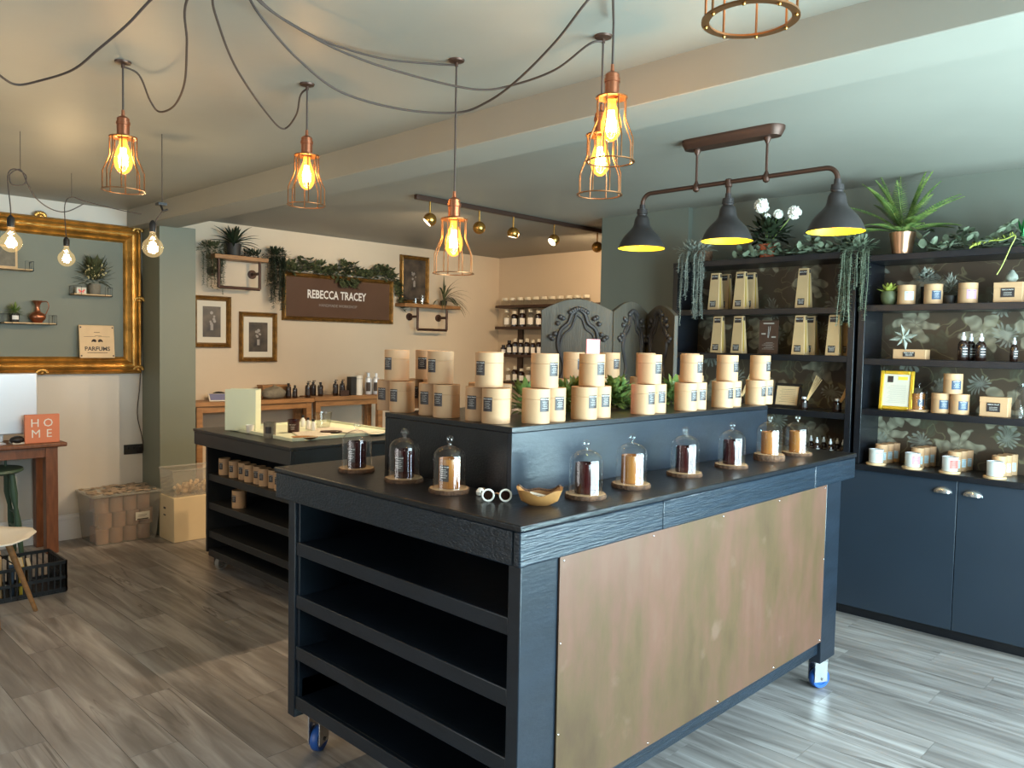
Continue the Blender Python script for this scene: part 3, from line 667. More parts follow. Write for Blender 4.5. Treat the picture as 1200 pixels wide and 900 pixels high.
# live edge bowl with a card
p = base_at(632, 594, CT, .03)
t = thing('wooden_bowl', 'small live-edge wooden bowl with bark rim at the counter corner', 'bowl', (p.x, p.y, CT), -.75)
vs = []; fs = []; N = 30; prof = [(.0, .004), (.45, .0), (.8, .012), (1.0, .034)]; inner = [(.9, .033), (.72, .016), (.4, .008), (0, .007)]
b = MB(); K = len(prof)+len(inner)
for i in range(N):
    a = 2*PI*i/N; lift = 1+.45*math.cos(a)**2+.12*math.sin(5*a)
    for r_, z in prof+inner: vs.append((r_*.066*math.cos(a), r_*.038*math.sin(a), z*lift if z > .012 else z))
for i in range(N):
    for q in range(K-1): fs.append((i*K+q, ((i+1) % N)*K+q, ((i+1) % N)*K+q+1, i*K+q+1))
obj('bowl_body', b.add(vs, fs), 'bowlwood', t, w=False)
b2 = MB().tube([Vector((.063*math.cos(a), .036*math.sin(a), .0345*(1+.45*math.cos(a)**2+.12*math.sin(5*a)))) for a in [PI*.1+i*PI*.8/12 for i in range(13)]], .004, 6)
obj('bark_rim', b2, 'bark', t, w=False)
t2 = thing('business_card', 'white printed card lying in the wooden bowl', 'card', (p.x, p.y, CT+.012), -.75)
TT = Matrix.Rotation(.22, 4, 'Y') @ Matrix.Rotation(.35, 4, 'X')
obj('card', MB().box(-.030, .030, -.016, .016, .012, .0128, TT), 'paper', t2, w=False)
b = MB().box(-.02, .026, .001, .004, .0129, .0131, TT).box(-.012, .02, -.006, -.004, .0129, .0131, TT)
obj('printing', b, 'print_dark', t2, w=False)

# ------------------------------------------------------------------ rear shelf trolley
q0, q1 = Vector((2.165, 4.89, .93)), Vector((2.165, 3.76, .93))
KX0, KX1, KY0, KY1, KT = 2.165, 3.15, 3.76, 4.96, .93
k2 = thing('shelf_trolley', 'black painted wheeled shelf trolley behind the display counter', 'trolley', (2.66, 4.36, 0))
obj('worktop', MB().box(KX0, KX1, KY0, KY1, KT-.018, KT), 'black_paint', k2, bevel=.003)
obj('apron', MB().box(KX0+.005, KX0+.025, KY0+.005, KY1-.005, .83, KT-.0185), 'black_paint', k2, bevel=.003)
obj('apron', MB().box(KX0+.026, KX1-.005, KY0+.005, KY0+.025, .83, KT-.0185), 'black_paint', k2, bevel=.003)
kx = 2.235
for y in (KY0+.06, KY1-.03):
    obj('end_panel', MB().box(kx, KX1-.05, y-.02, y, .13, .83), 'black_paint', k2, bevel=.002)
obj('back_panel', MB().box(kx+.42, kx+.435, KY0+.06, KY1-.05, .13, .83), 'black_paint', k2)
for z in (.64, .455, .27, .15):
    obj('shelf', MB().box(kx+.01, kx+.42, KY0+.06, KY1-.05, z-.045, z), 'black_paint', k2, bevel=.002)
caster(k2, 2.31, 4.90, .13, 'greywheel', .3); caster(k2, 2.31, 3.86, .13, 'greywheel', 1.3)
caster(k2, 3.05, 4.88, .13, 'greywheel', .6); caster(k2, 3.05, 3.86, .13, 'greywheel', .2)
# small tubes on its top shelf
mini = make_canister('small_candle_tube', 'small kraft candle tube at the far left end of the trolley shelf', h=.105, r=.036, lw=.03)
mini.location = (2.30, 4.80, .6405); mini.rotation_euler = (0, 0, -1.2)
minis = [4.66, 4.56, 4.46, 4.37, 4.28, 4.19, 4.10, 4.01, 3.92]
for i, y in enumerate(minis):
    dup(mini, (2.30+.012*(i % 2), y, .6405), -1.2, 'small kraft tube, %s on the trolley top shelf' % (['second', 'third', 'fourth', 'fifth', 'sixth', 'seventh', 'eighth', 'ninth', 'tenth'][i]+' from the left'), 'small tubes on the trolley shelf')
mini['group'] = 'small tubes on the trolley shelf'
dup(proto, (2.31, 4.62, .4555), -1.35, 'single kraft candle tube alone on the second trolley shelf', 'lone tube on the trolley')
tag(one('kraft_block', MB().box(2.75, 2.9, 4.985, 5.06, .60, .82), 'birch', 'plain light wooden box behind the trolley by the pillar', 'box'))
bk = bpy.data.objects['kraft_block']; bk.location = (2.5, 5.05, 0); bk.scale = (1, 1, 1)
bpy.data.objects.remove(bk)
m = MB().box(2.45, 2.62, 5.05, 5.25, 0, .42)
o = one('wooden_crate', MB().box(2.42, 2.72, 5.05, 5.3, 0, .80), 'oak', 'oak side cupboard glimpsed between trolley and pillar', 'cupboard', bevel=.004)

def kt(px, py, r=0, z=KT): 
    return base_at(px, py, z, r)
# things on the trolley
p = A(262, 506, Z, KT); p2 = A(298, 510, Z, KT)
t = thing('sample_tray', 'shallow white tray on the left half of the trolley', 'tray', (2.62, 4.42, KT), 0)
obj('tray_base', MB().box(2.3, 3.05, 3.98, 4.80, KT+.0005, KT+.008), 'pad', t, bevel=.002)
obj('tray_rim', MB().box(2.3, 3.05, 3.98, 3.988, KT+.008, KT+.02).box(2.3, 3.05, 4.792, 4.80, KT+.008, KT+.02).box(2.3, 2.308, 3.989, 4.791, KT+.008, KT+.02).box(3.042, 3.05, 3.989, 4.791, KT+.008, KT+.02), 'pad', t)
TZ = KT+.0085
p = kt(280, 505, 0, TZ)
t = thing('white_board', 'tall pale green-white menu board standing on the trolley', 'menu board', (p.x+.02, p.y+.02, TZ), -.78)
obj('front_sheet', MB().box(-.095, .095, -.004, 0, 0, .255), 'pad', t, w=False, bevel=.002)
obj('side_sheet', MB().box(.09, .094, 0, .10, 0, .25), 'pad', t, w=False)
obj('back_sheet', MB().box(-.095, .095, .10, .104, 0, .255), 'pad', t, w=False, bevel=.002)
def cup(name, label, cat, c, r0, r1, h, m_, th=.002, group=None, rz=0):
    prof = [(0, .0), (r0, 0), (r1, h), (r1-th, h), (r0-th, th*2), (0, th*2)]
    t = thing(name, label, cat, c, rz, group); obj('wall', MB().lathe(prof, 26), m_, t, w=False); return t
cup('measuring_cup', 'small translucent white cup beside the menu board', 'cup', kt(293, 507, .02, TZ), .020, .026, .045, 'whitewax')
c = kt(316, 514, .036); t = cup('gift_tumbler', 'frosted grey tumbler with dark square label at the trolley edge', 'tumbler', c, .034, .036, .092, 'stone')
obj('paper_label', curved_rect(.0368, .036, .03, .068), 'label', t, w=False); t.rotation_euler = (0, 0, -.75)
c = kt(344, 509, .034, KT); t = thing('candle_jar', 'dark red glass candle jar on the trolley worktop', 'candle', c, -.7)
obj('glass', MB().lathe([(0, 0), (.034, 0), (.036, .004), (.036, .088), (.033, .088), (.033, .07), (0, .07)], 26), 'redglass', t, w=False)
q = MB(); v, f = text('REBECCA TRACEY', .005, 0, True); q.add(curved([(x, y+.058, .001) for x, y, _ in v], .036), f)
for j in range(3):
    e = curved_rect(.0367, .025, .046-j*.008, .0475-j*.008, 3); q.add(e.v, e.f)
obj('lettering', q, 'print_white', t, w=False)
c = kt(357, 517, .05)
t = thing('oval_bowl', 'shallow honey wood bowl on the trolley worktop', 'bowl', c, -.7)
b = MB().lathe([(0, 0), (.03, 0), (.062, .02), (.060, .021), (.03, .005), (0, .005)], 26); b.v = [(x*1.25, y*.75, z) for x, y, z in b.v]
obj('bowl_body', b, 'bowlwood', t, w=False)
c = kt(388, 510, .05)
t = thing('oval_bowl', 'reflection of the honey wood bowl, built as a dark bowl on the trolley', 'bowl', c, -.7)  # the honey bowl's reflection, modelled as a second solid bowl
b = MB().lathe([(0, 0), (.03, 0), (.058, .02), (.056, .021), (.03, .005), (0, .005)], 26); b.v = [(x*1.2, y*.75, z) for x, y, z in b.v]
obj('bowl_body', b, 'darkwood', t, w=False)
c = kt(379, 502, .05, TZ); t = cup('measuring_jug', 'clear plastic measuring jug with spout on the tray', 'jug', c, .042, .056, .10, 'thinclear')
obj('pour_lip', MB().leaf((.05, 0, .098), (1, 0, .3), .03, .03, .0, 2), 'thinclear', t, w=False)
obj('handle', MB().tube(smoothpts([(-.053, 0, .088), (-.085, 0, .08), (-.085, 0, .035), (-.047, 0, .025)], 4), .004, 6), 'thinclear', t, w=False)
for k, (px, py) in enumerate(((355, 500), (361, 503), (367, 505))):
    c = kt(px, py, .012, TZ)
    t = thing('sample_bottle', 'small milky sample bottle with black cap, %s left of the jug' % ['farthest', 'middle one', 'nearest'][k], 'bottle', c, -.7, 'sample bottles by the jug')
    obj('bottle_body', MB().lathe([(0, 0), (.014, 0), (.015, .003), (.015, .045), (.007, .056), (.007, .06), (0, .06)], 16), 'whitewax', t, w=False)
    obj('cap', MB().lathe([(0, .06), (.009, .06), (.009, .074), (0, .074)], 14), 'blackm', t, w=False)
papers = [((2.78, 4.30), .1, 'flat on the tray beside the red candle'), ((2.55, 4.16), -.35, 'tilted near the front of the tray'), ((2.86, 4.08), .5, 'at the far right of the tray')]
for k, (c, rz, w) in enumerate(papers):
    t = thing('paper_sheet', 'white paper sheet '+w, 'paper', (c[0], c[1], TZ+.002+.002*k), rz)
    obj('sheet', MB().box(-.105, .105, -.148, .148, 0, .001), 'paper', t, w=False)
    b = MB()
    for j in range(8): b.box(-.08, .05+.03*(j % 2), .11-j*.025, .113-j*.025, .0011, .0013)
    obj('printing', b, 'print_grey', t, w=False)

# ------------------------------------------------------------------ sage panel with gilt frame on the left wall
FX0, FX1, FZ0, FZ1 = .98, 2.365, 1.225, 2.345
gf = thing('gilt_frame', 'huge ornate gilt frame mounted on the left wall', 'frame', ((FX0+FX1)/2, YW-.03, FZ0))
def profile_frame(x0, x1, z0, z1, y, prof, m_, parent, name='frame_side', bev=0):
    # prof: list of (inset, depth); mitred four sides, each a mesh of its own
    cn = [(x0, z0, 1, 1), (x1, z0, -1, 1), (x1, z1, -1, -1), (x0, z1, 1, -1)]
    for i in range(4):
        a, b = cn[i], cn[(i+1) % 4]; vs = []; n = len(prof)
        for c in (a, b):
            for ins, dep in prof: vs.append((c[0]+c[2]*ins, y-dep, c[1]+c[3]*ins))
        fs = [(q, q+1, n+q+1, n+q) for q in range(n-1)]
        o = obj(name, MB().add(vs, fs), m_, parent)
def frame_any(x0, x1, z0, z1, y, prof, m_, parent): profile_frame(x0, x1, z0, z1, y, prof, m_, parent)
gp = [(0, 0), (0, .03), (.012, .045), (.022, .036), (.03, .05), (.045, .056), (.055, .04), (.068, .036), (.08, .046), (.09, .034), (.105, .022), (.112, .028), (.122, .02), (.128, .002)]
profile_frame(FX0, FX1, FZ0, FZ1, YW-.001, gp, 'gold', gf)
obj('painted_panel', MB().box(FX0+.11, FX1-.11, YW-.006, YW-.001, FZ0+.11, FZ1-.11), 'sage', gf)
def ornament(c, s, parent, mm='gold'):
    b = MB()
    for k in range(7):
        a = PI*(k-3)/7; b.ball((c[0]+math.sin(a)*s*.7, c[1], c[2]+math.cos(a)*s*.5), s*.24, 8, 5, (1, .6, 1.3))
    b.ball((c[0], c[1]-.004, c[2]), s*.3, 10, 6, (1.2, .7, 1))
    obj('ornament', b, mm, parent)
for c in ((FX0+.03, FZ0+.03), (FX1-.03, FZ0+.03), (FX0+.03, FZ1-.03), (FX1-.03, FZ1-.03), ((FX0+FX1)/2, FZ1+.0), ((FX0+FX1)/2, FZ0+.01), (FX1-.02, (FZ0+FZ1)/2), (FX0+.02, (FZ0+FZ1)/2)):
    ornament((c[0], YW-.05, c[1]), .045, gf)
def wire_shelf(px0, px1, py, word, dep=.10, hh=.055):
    y = YW-.008
    a = A(px0, py, Y, y-dep/2); b_ = A(px1, py, Y, y-dep/2); z = a.z*.5+b_.z*.5
    t = thing('wire_shelf', 'small wooden wall shelf with black wire rails, '+word, 'shelf', ((a.x+b_.x)/2, y-dep/2, z))
    obj('board', MB().box(a.x+.004, b_.x-.004, y-dep+.004, y-.004, z-.012, z), 'birch', t, bevel=.002)
    b = MB()
    for x in (a.x, b_.x):
        b.tube([(x, y-dep, z-.012), (x, y-dep, z+hh), (x, y, z+hh), (x, y, z-.012)], .002, 5, True)
        for j in (1, 2): b.tube([(x, y-dep*j/3, z-.012), (x, y-dep*j/3, z+hh)], .0015, 5)
    for yy in (y-dep, y): b.tube([(a.x, yy, z-.01), (b_.x, yy, z-.01)], .002, 5)
    b.tube([(a.x, y-dep, z+hh), (a.x+.05, y-dep, z+hh), (a.x+.05, y-dep, z-.01)], .0015, 5)
    b.tube([(b_.x, y-dep, z+hh), (b_.x-.05, y-dep, z+hh), (b_.x-.05, y-dep, z-.01)], .0015, 5)
    obj('wire_rail', b, 'blackm', t); return (a.x, b_.x, y-dep/2, z)
w1 = wire_shelf(-26, 37, 314, 'top left inside the gilt frame')
w2 = wire_shelf(2, 64, 378, 'lower left inside the gilt frame')
w3 = wire_shelf(84, 129, 345, 'right inside the gilt frame')
# on the shelves
t = thing('small_picture', 'small rustic picture leaning on the top left wire shelf', 'picture', (w1[0]+.18, w1[2]+.01, w1[3]))
obj('picture_frame', MB().box(-.085, .055, -.008, .008, 0, .16), 'birch', t, w=False, bevel=.003)
obj('print', MB().box(-.07, .04, -.0095, -.0085, .015, .145), 'stone', t, w=False)
c = Vector((A(10, 376, Y, w2[2]).x, w2[2], w2[3]+.0005))
c = Vector((A(17, 376, Y, w2[2]).x, w2[2], w2[3]+.0005))
t = thing('potted_herb', 'small bushy green plant in a dark printed pot, in the gilt frame', 'potted plant', c)
obj('pot', MB().lathe([(0, 0), (.026, 0), (.033, .06), (.030, .06), (.028, .05), (0, .05)], 20), 'darkpot', t, w=False)
obj('print_band', curved_rect(.0315, .045, .018, .046), 'print_white', t, w=False)
b = MB(); bush(b, (0, 0, .06), .03, .03, .045, 110, .045, .009, .3); obj('foliage', b, 'leaf', t, w=False)
c = Vector((A(44, 376, Y, w2[2]).x, w2[2], w2[3]+.0005))
t = thing('copper_jug', 'hammered copper jug with tall neck and loop handle in the gilt frame', 'jug', c)
obj('jug_body', MB().lathe([(0, 0), (.028, 0), (.03, .006), (.05, .03), (.053, .045), (.045, .062), (.02, .078), (.013, .10), (.016, .125), (.033, .155), (.031, .155), (.012, .12), (0, .1)], 26), 'copperm', t, w=False)
obj('handle', MB().tube(smoothpts([(.03, 0, .148), (.06, 0, .152), (.072, 0, .12), (.06, 0, .08), (.047, 0, .055)], 5), .0035, 6), 'copperm', t, w=False)
c = Vector((A(111, 343, Y, w3[2]).x, w3[2], w3[3]+.0005))
t = thing('blossom_plant', 'cream-flowered bushy plant in a grey printed tin, in the gilt frame', 'potted plant', c)
obj('pot', MB().lathe([(0, 0), (.036, 0), (.042, .075), (.039, .075), (.036, .065), (0, .065)], 22), 'stone', t, w=False)
b = MB(); bush(b, (0, 0, .10), .10, .05, .15, 240, .07, .014, .3); obj('foliage', b, 'leaf_olive', t, w=False)
b = MB()
for _ in range(60):
    a = random.uniform(0, 2*PI); e = random.uniform(-.1, 1.3); q = random.uniform(.3, 1); b.ball((math.cos(a)*.08*q, math.sin(a)*.045*q-.01, .12+math.sin(e)*.11*q), .006, 6, 4)
obj('blossom', b, 'cream', t, w=False)['kind'] = 'stuff'
c = Vector((A(94, 343, Y, w3[2]).x, w3[2]-.01, w3[3]+.0005))
t = thing('mug', 'small white box printed with a red butterfly beside the blossom plant', 'box', c)
obj('box_body', MB().box(-.033, .033, -.02, .02, 0, .045), 'paper', t, w=False, bevel=.002)
b = MB()
for s in (-1, 1):
    b.extrude([(0, .018), (s*.02, .034), (s*.022, .02), (s*.012, .016), (s*.018, .008), (s*.006, .006)][::s], 0, .0006, frame_mtx((0, -.0206, 0), (1, 0, 0)))
obj('butterfly_print', b, 'label_red', t, w=False)
# perfume board
p = A(114.5, 421, Y, YW-.06)
t = thing('perfume_plaque', 'square light board printed PARFUMS leaning in the gilt frame', 'plaque', (p.x, YW-.058, FZ0+.118))
TL = Matrix.Rotation(-.10, 4, 'X')
obj('board', MB().box(-.122, .122, -.005, .005, .0, .245, TL), 'board', t, w=False, bevel=.008)
def flat(s, size, x, z, off=.0062, bold=True): 
    v, f = text(s, size, 0, bold); return v, f, TL @ frame_mtx((x, -off, z), (1, 0, 0))
b = MB(); b.add(*flat('PARFUMS', .042, 0, .068)); b.box(-.07, .07, -.0063, -.0055, .038, .042, TL)
for s in (-1, 1):
    b.tube([TL @ Vector((s*(.008+.03*q), -.0065, .12+.012*math.sin(q*PI))) for q in [i/8 for i in range(9)]], .006, 6, radii=[.002+.009*math.sin(PI*(i/8)**.7) for i in range(9)])
    b.box(s*.11-.005, s*.11+.005, -.0065, -.0055, .012, .022, TL).box(s*.11-.005, s*.11+.005, -.0065, -.0055, .223, .233, TL)
b.box(-.02, .02, -.0063, -.0055, .19, .193, TL); b.box(-.015, .03, -.0063, -.0055, .165, .167, TL); b.box(.01, .09, -.0063, -.0055, .158, .160, TL); b.box(-.09, -.01, -.0063, -.0055, .158, .160, TL)
obj('printing', b, 'print_dark', t, w=False)

# globe bulbs hanging before the frame
def globe(c, ztop_pts, word, r=.047):
    t = thing('globe_bulb_light', 'clear globe filament bulb on a dark cord, '+word, 'pendant light', c)
    b = MB()
    prof = [(.012, .075), (.014, .06), (.02, .048)]+[(r*math.cos(a), r*math.sin(a)) for a in [.95-i*(.95+PI/2)/12 for i in range(13)]]
    obj('bulb', MB().lathe(prof, 28), 'globe_glass', t, w=False)
    f = MB()
    for k in range(4):
        a = 2*PI*k/4; f.tube([(0, 0, .03), (.014*math.cos(a), .014*math.sin(a), .02), (.016*math.cos(a), .016*math.sin(a), -.01), (.003*math.cos(a), .003*math.sin(a), -.02)], .0012, 5)
    f.ball((0, 0, 0), .016, 10, 6)
    obj('filament', f, 'filament_w', t, w=False)
    obj('lamp_holder', MB().lathe([(0, .072), (.016, .072), (.017, .11), (.012, .12), (.005, .128), (0, .128)], 18), 'blackm', t, w=False)
    pts = [(0, 0, .126)]+[tuple(Vector(p)-Vector(c)) for p in ztop_pts]
    obj('cord', MB().tube(smoothpts(pts, 6), .0028, 6), 'cord', t, w=False)
    if len(pts) > 4:
        hi = max((Vector(q) for q in pts[1:]), key=lambda q: q.z)
        obj('hook_wire', MB().tube([hi, (hi.x, hi.y, CEIL-c[2])], .0015, 5), 'cord', t, w=False)
    point('globe_lamp', (c[0], c[1], c[2]+.01), 8.0, (1, .72, .42), .03)
    return t
g1 = DD(13, 284, 3.75); g2 = DD(78, 303, 4.7); g3 = DD(179, 290, 3.75)
gx = lambda px, py, ref: A(px, py, Y, ref.y)
globe(g1, [gx(12, 240, g1), gx(9, 207, g1), gx(16, 198, g1), gx(30, 205, g1), gx(28, 216, g1), gx(14, 216, g1), gx(12, 204, g1), gx(24, 199, g1), gx(32, 215, g1), gx(42, 232, g1), gx(60, 245, g1), gx(78, 248, g1), gx(98, 239, g1)], 'leftmost of three by the gilt frame')
globe(g2, [gx(77, 270, g2), gx(76, 240, g2), gx(84, 231, g2), gx(100, 236, g2), gx(140, 246, g2), gx(166, 251, g2)], 'the lowest, in front of the blossom plant')
hk = Vector((2.36, 6.0, 2.41)); hk = A(188, 250, Y, 6.0)
globe(g3, [gx(180, 266, g3), gx(183, 258, g3), gx(190, 248, g3)], 'right of the gilt frame by the pillar')
one('hook_bracket', MB().box(-.02, .02, -.02, .02, 0, .012).tube([(0, 0, 0), (0, -.02, -.03), (.02, -.03, -.02)], .006, 6), 'blackm', 'small dark cable hook above the right globe bulb', 'hook')
hb = bpy.data.objects['hook_bracket']; hp = gx(190, 247, g3); hb.location = (hp.x, hp.y, hp.z-.01)
one('hook_rod', MB().tube([hp+Vector((0, 0, .015)), Vector((hp.x, hp.y, CEIL))], .002, 6), 'cord', 'thin wire from the cable hook up to the ceiling', 'wire')
one('flex_cable', MB().tube(smoothpts([A(160, 268, Y, YW-.02), A(166, 330, Y, YW-.02), A(166, 400, Y, YW-.02), A(164, 450, Y, YW-.02), A(161, 485, Y, YW-.02), A(166, 510, Y, YW-.02), A(168, 527, Y, YW-.02), A(162, 530, Y, YW-.03)], 5), .0035, 6), 'cord', 'thin brown flex running down the wall to the socket', 'cable')
p = A(157, 526, Y, YW-.01)
t = thing('wall_socket', 'black double wall socket low beside the pillar', 'socket', (p.x, YW, p.z-.04))
obj('plate', MB().box(-.073, .073, -.01, 0, 0, .075), 'darkpot', t, w=False, bevel=.003)
obj('plug', MB().box(.015, .05, -.035, -.01, .01, .055), 'blackm', t, w=False, bevel=.006)
obj('switch', MB().box(-.05, -.035, -.014, -.01, .04, .06), 'blackm', t, w=False); obj('switch', MB().box(-.01, .005, -.014, -.01, .04, .06), 'blackm', t, w=False)

# ------------------------------------------------------------------ table, computer, HOME block
TX, TY0, TY1, TTZ = 1.74, 5.60, 6.33, .77
TY0 = 6.0
tb = thing('side_table', 'narrow reddish wooden table against the left wall', 'table', (1.2, 6.17, 0))
obj('tabletop', MB().box(.35, TX, TY0, YW-.03, TTZ-.03, TTZ), 'redwood', tb, bevel=.008)
obj('apron', MB().box(.40, TX-.08, TY0+.03, TY0+.05, TTZ-.10, TTZ-.0305), 'redwood', tb, bevel=.002)
obj('apron', MB().box(TX-.075, TX-.055, TY0+.1, YW-.11, TTZ-.10, TTZ-.0305), 'redwood', tb, bevel=.002)
for x, y in ((TX-.13, TY0+.02), (TX-.13, YW-.11), (.4, TY0+.02), (.4, YW-.11)):
    obj('leg', MB().box(x, x+.075, y, y+.075, 0, TTZ-.0305), 'redwood', tb, bevel=.003)
p = A(47, 518, Z, TTZ)
t = thing('home_block', 'peach square block lettered HOME on the table end', 'decoration', (p.x, 6.055, TTZ))
obj('block', MB().box(-.106, .106, -.014, .014, 0, .195), 'peach', t, w=False, bevel=.003)
b = MB()
for s, x, z in (('H', -.045, .135), ('O', .035, .135), ('M', -.04, .062), ('E', .04, .062)):
    v, f = text(s, .078, 0, False); b.add(v, f, frame_mtx((x, -.0148, z), (1, 0, 0)))
obj('lettering', b, 'print_white', t, w=False)
# computer seen from behind
p = A(44, 430, Y, 6.12)
t = thing('desktop_computer', 'silver all-in-one computer seen from behind on the table', 'computer', (p.x-.29, 6.14, TTZ))
b = MB(); vs = []
obj('screen_back', MB().box(-.29, .29, -.014, .006, .06, .475), 'silver', t, w=False, bevel=.008)
obj('stand', MB().box(-.09, .09, .02, .026, .01, .25, Matrix.Rotation(.1, 4, 'X')), 'silver', t, w=False, bevel=.003)
obj('foot', MB().box(-.09, .09, -.06, .12, 0, .008), 'silver', t, w=False, bevel=.003)
# scattered dark things on the table
p = A(8, 516, Z, TTZ)
one('sunglass_case', MB().ball((p.x, 6.07, TTZ+.028), .03, 14, 8, (1.5, 1.1, .93)), 'blackm', 'dark soft case lying beside the peach block', 'case')
p = A(4, 512, Z, TTZ)
b = MB().box(p.x-.06, p.x+.03, 6.05, 6.16, TTZ+.001, TTZ+.012)
one('notebook', b, 'paper', 'pale notebook at the left on the table', 'notebook')

# green low-backed spindle stool standing under the table
gx0 = A(28, 552, Y, 6.17); ox = 0; GH = A(15, 549, Y, 6.1).z
t = thing('spindle_stool', 'dark green painted spindle-back stool tucked under the table', 'stool', (gx0.x-.20, 6.17, 0), 0)
obj('seat', MB().lathe([(0, GH-.03), (.17, GH-.03), (.195, GH-.016), (.19, GH), (0, GH-.006)], 26), 'green_paint', t, w=False)
for sx, sy in ((1, -1), (-1, -1), (1, 1), (-1, 1)):
    k_ = GH/.45
    pts = [Vector((sx*.11, sy*.07, GH-.02)), Vector((sx*.12, sy*.075, .32*k_)), Vector((sx*.13, sy*.08, .25*k_)), Vector((sx*.14, sy*.085, .17*k_)), Vector((sx*.16, sy*.09, 0))]
    obj('leg', MB().tube(pts, .02, 10, radii=[.016, .024, .013, .022, .013]), 'green_paint', t, w=False)
for z in (.2, .3):
    for sx in (-1, 1): obj('stretcher', MB().tube([(sx*.135, -.08, z), (sx*.135, .08, z)], .010, 8), 'green_paint', t, w=False)
for k in range(5):
    a = -.7+k*.35; obj('spindle', MB().tube([(math.sin(a)*.165, .10*math.cos(a), GH-.01), (math.sin(a)*.18, .11*math.cos(a), TTZ-.05)], .008, 7), 'green_paint', t, w=False)
obj('back_rail', MB().tube([(math.sin(a)*.18, .11*math.cos(a), TTZ-.05) for a in [-.9+i*.15 for i in range(13)]], .011, 8), 'green_paint', t, w=False)
# white shell chair
s0 = A(46, 628, Z, .44)
t = thing('shell_chair', 'white moulded shell chair with wooden legs at the left edge', 'chair', (1.0, 4.79, 0), 0)
vs = []; fs = []; N = 14; Mx = 16
def shell(u, v):   # u across -1..1, v front 0 .. top of back 1
    if v < .5:
        q = v/.5; y = .215-q*.38; z = .445-.025*math.sin(q*PI)+.0*q; hw = .22*(.86+.14*math.sin(q*PI))
        return (u*hw, -y if 0 else y, z+.05*u*u*q)
    q = (v-.5)/.5; y = -.165-.07*q; z = .445+.38*q; hw = .22-.03*q
    return (u*hw, y-.0*q+.06*u*u, z-.03*u*u*q)
for i in range(N+1):
    for j in range(Mx+1):
        u = -1+2*i/N; v = j/Mx
        k = 1 if .12 < v < .9 else math.sqrt(max(.0, 1-((.12-v)/.12 if v < .12 else (v-.9)/.1)**2*.85))
        vs.append(shell(u*k, v))
for i in range(N):
    for j in range(Mx): fs.append((i*(Mx+1)+j, (i+1)*(Mx+1)+j, (i+1)*(Mx+1)+j+1, i*(Mx+1)+j+1))
sh = MB().add(vs, fs, Matrix.Rotation(-PI/2-.5, 4, 'Z'))
so = obj('seat_shell', sh, 'white', t, w=False); md = so.modifiers.new('thickness', 'SOLIDIFY'); md.thickness = .008; md.offset = -1
f0 = A(42, 716, Z, 0); fx, fy = f0.x-t.location.x, f0.y-t.location.y
feet = [(fx, fy), (fx-.20, fy+.215), (fx-.42, fy+.02), (fx-.22, fy-.195)]
for a, b_ in feet:
    cxm, cym = fx-.21, fy+.01
    obj('leg', MB().tube([(cxm+(a-cxm)*.38, cym+(b_-cym)*.38, .405), (a, b_, 0)], .014, 10, radii=[.017, .011]), 'oak', t, w=False)
    obj('strut', MB().tube([(cxm+(a-cxm)*.60, cym+(b_-cym)*.60, .26), (cxm, cym, .38)], .004, 6), 'blackm', t, w=False)
# plastic crate with frames and books
t = thing('plastic_crate', 'black slatted plastic crate on the floor under the table', 'crate', (1.22, 5.18, 0), 0)
x0, x1, y0, y1, hz = .95, 1.455, 5.06, 5.40, .185
def slats(mb, a, b, z0, z1, n, th=.004, horizontal=True):
    a = Vector(a); b = Vector(b); d = (b-a); nrm = Vector((-d.y, d.x, 0)).normalized()*th
    for i in range(n+1):
        p = a+d*(i/n); mb.box(p.x-.004, p.x+.004, p.y-.004, p.y+.004, z0, z1)
b = MB().box(x0, x1, y0, y1, 0, .008); obj('base', b, 'crate', t)
for a_, b_ in (((x0, y0), (x1, y0)), ((x0, y1), (x1, y1)), ((x0, y0), (x0, y1)), ((x1, y0), (x1, y1))):
    m = MB(); slats(m, (*a_, 0), (*b_, 0), .006, hz, 16 if a_[1] == b_[1] else 11)
    ax = a_[1] == b_[1]
    for z in (.02, .09, hz-.006):
        m.box(min(a_[0], b_[0])-.005, max(a_[0], b_[0])+.005, min(a_[1], b_[1])-.005, max(a_[1], b_[1])+.005, z-.009, z+.009)
    obj('side_grid', m, 'crate', t)
for k, (x, m_, h_, lab) in enumerate(((1.06, 'paper', .25, 'white card folder in the black crate'), (1.14, 'birch', .23, 'light wooden picture frame in the black crate'), (1.20, 'bookpages', .19, 'dark blue book in the black crate'), (1.25, 'yellowcard', .17, 'thin yellow book in the black crate'), (1.29, 'print_dark', .16, 'dark book leaning in the black crate'))):
    m = MB().box(-.012, .012, -.11, .11, 0, h_)
    tt = thing(['card_folder', 'picture_frame', 'book', 'book', 'book'][k], lab, ['folder', 'frame', 'book', 'book', 'book'][k], (x+.01, 5.22, .0085), -.2)
    obj('cover', m, m_, tt, w=False, bevel=.002); obj('pages', MB().box(-.009, .009, -.108, .107, h_, h_+.001), 'paper', tt, w=False)
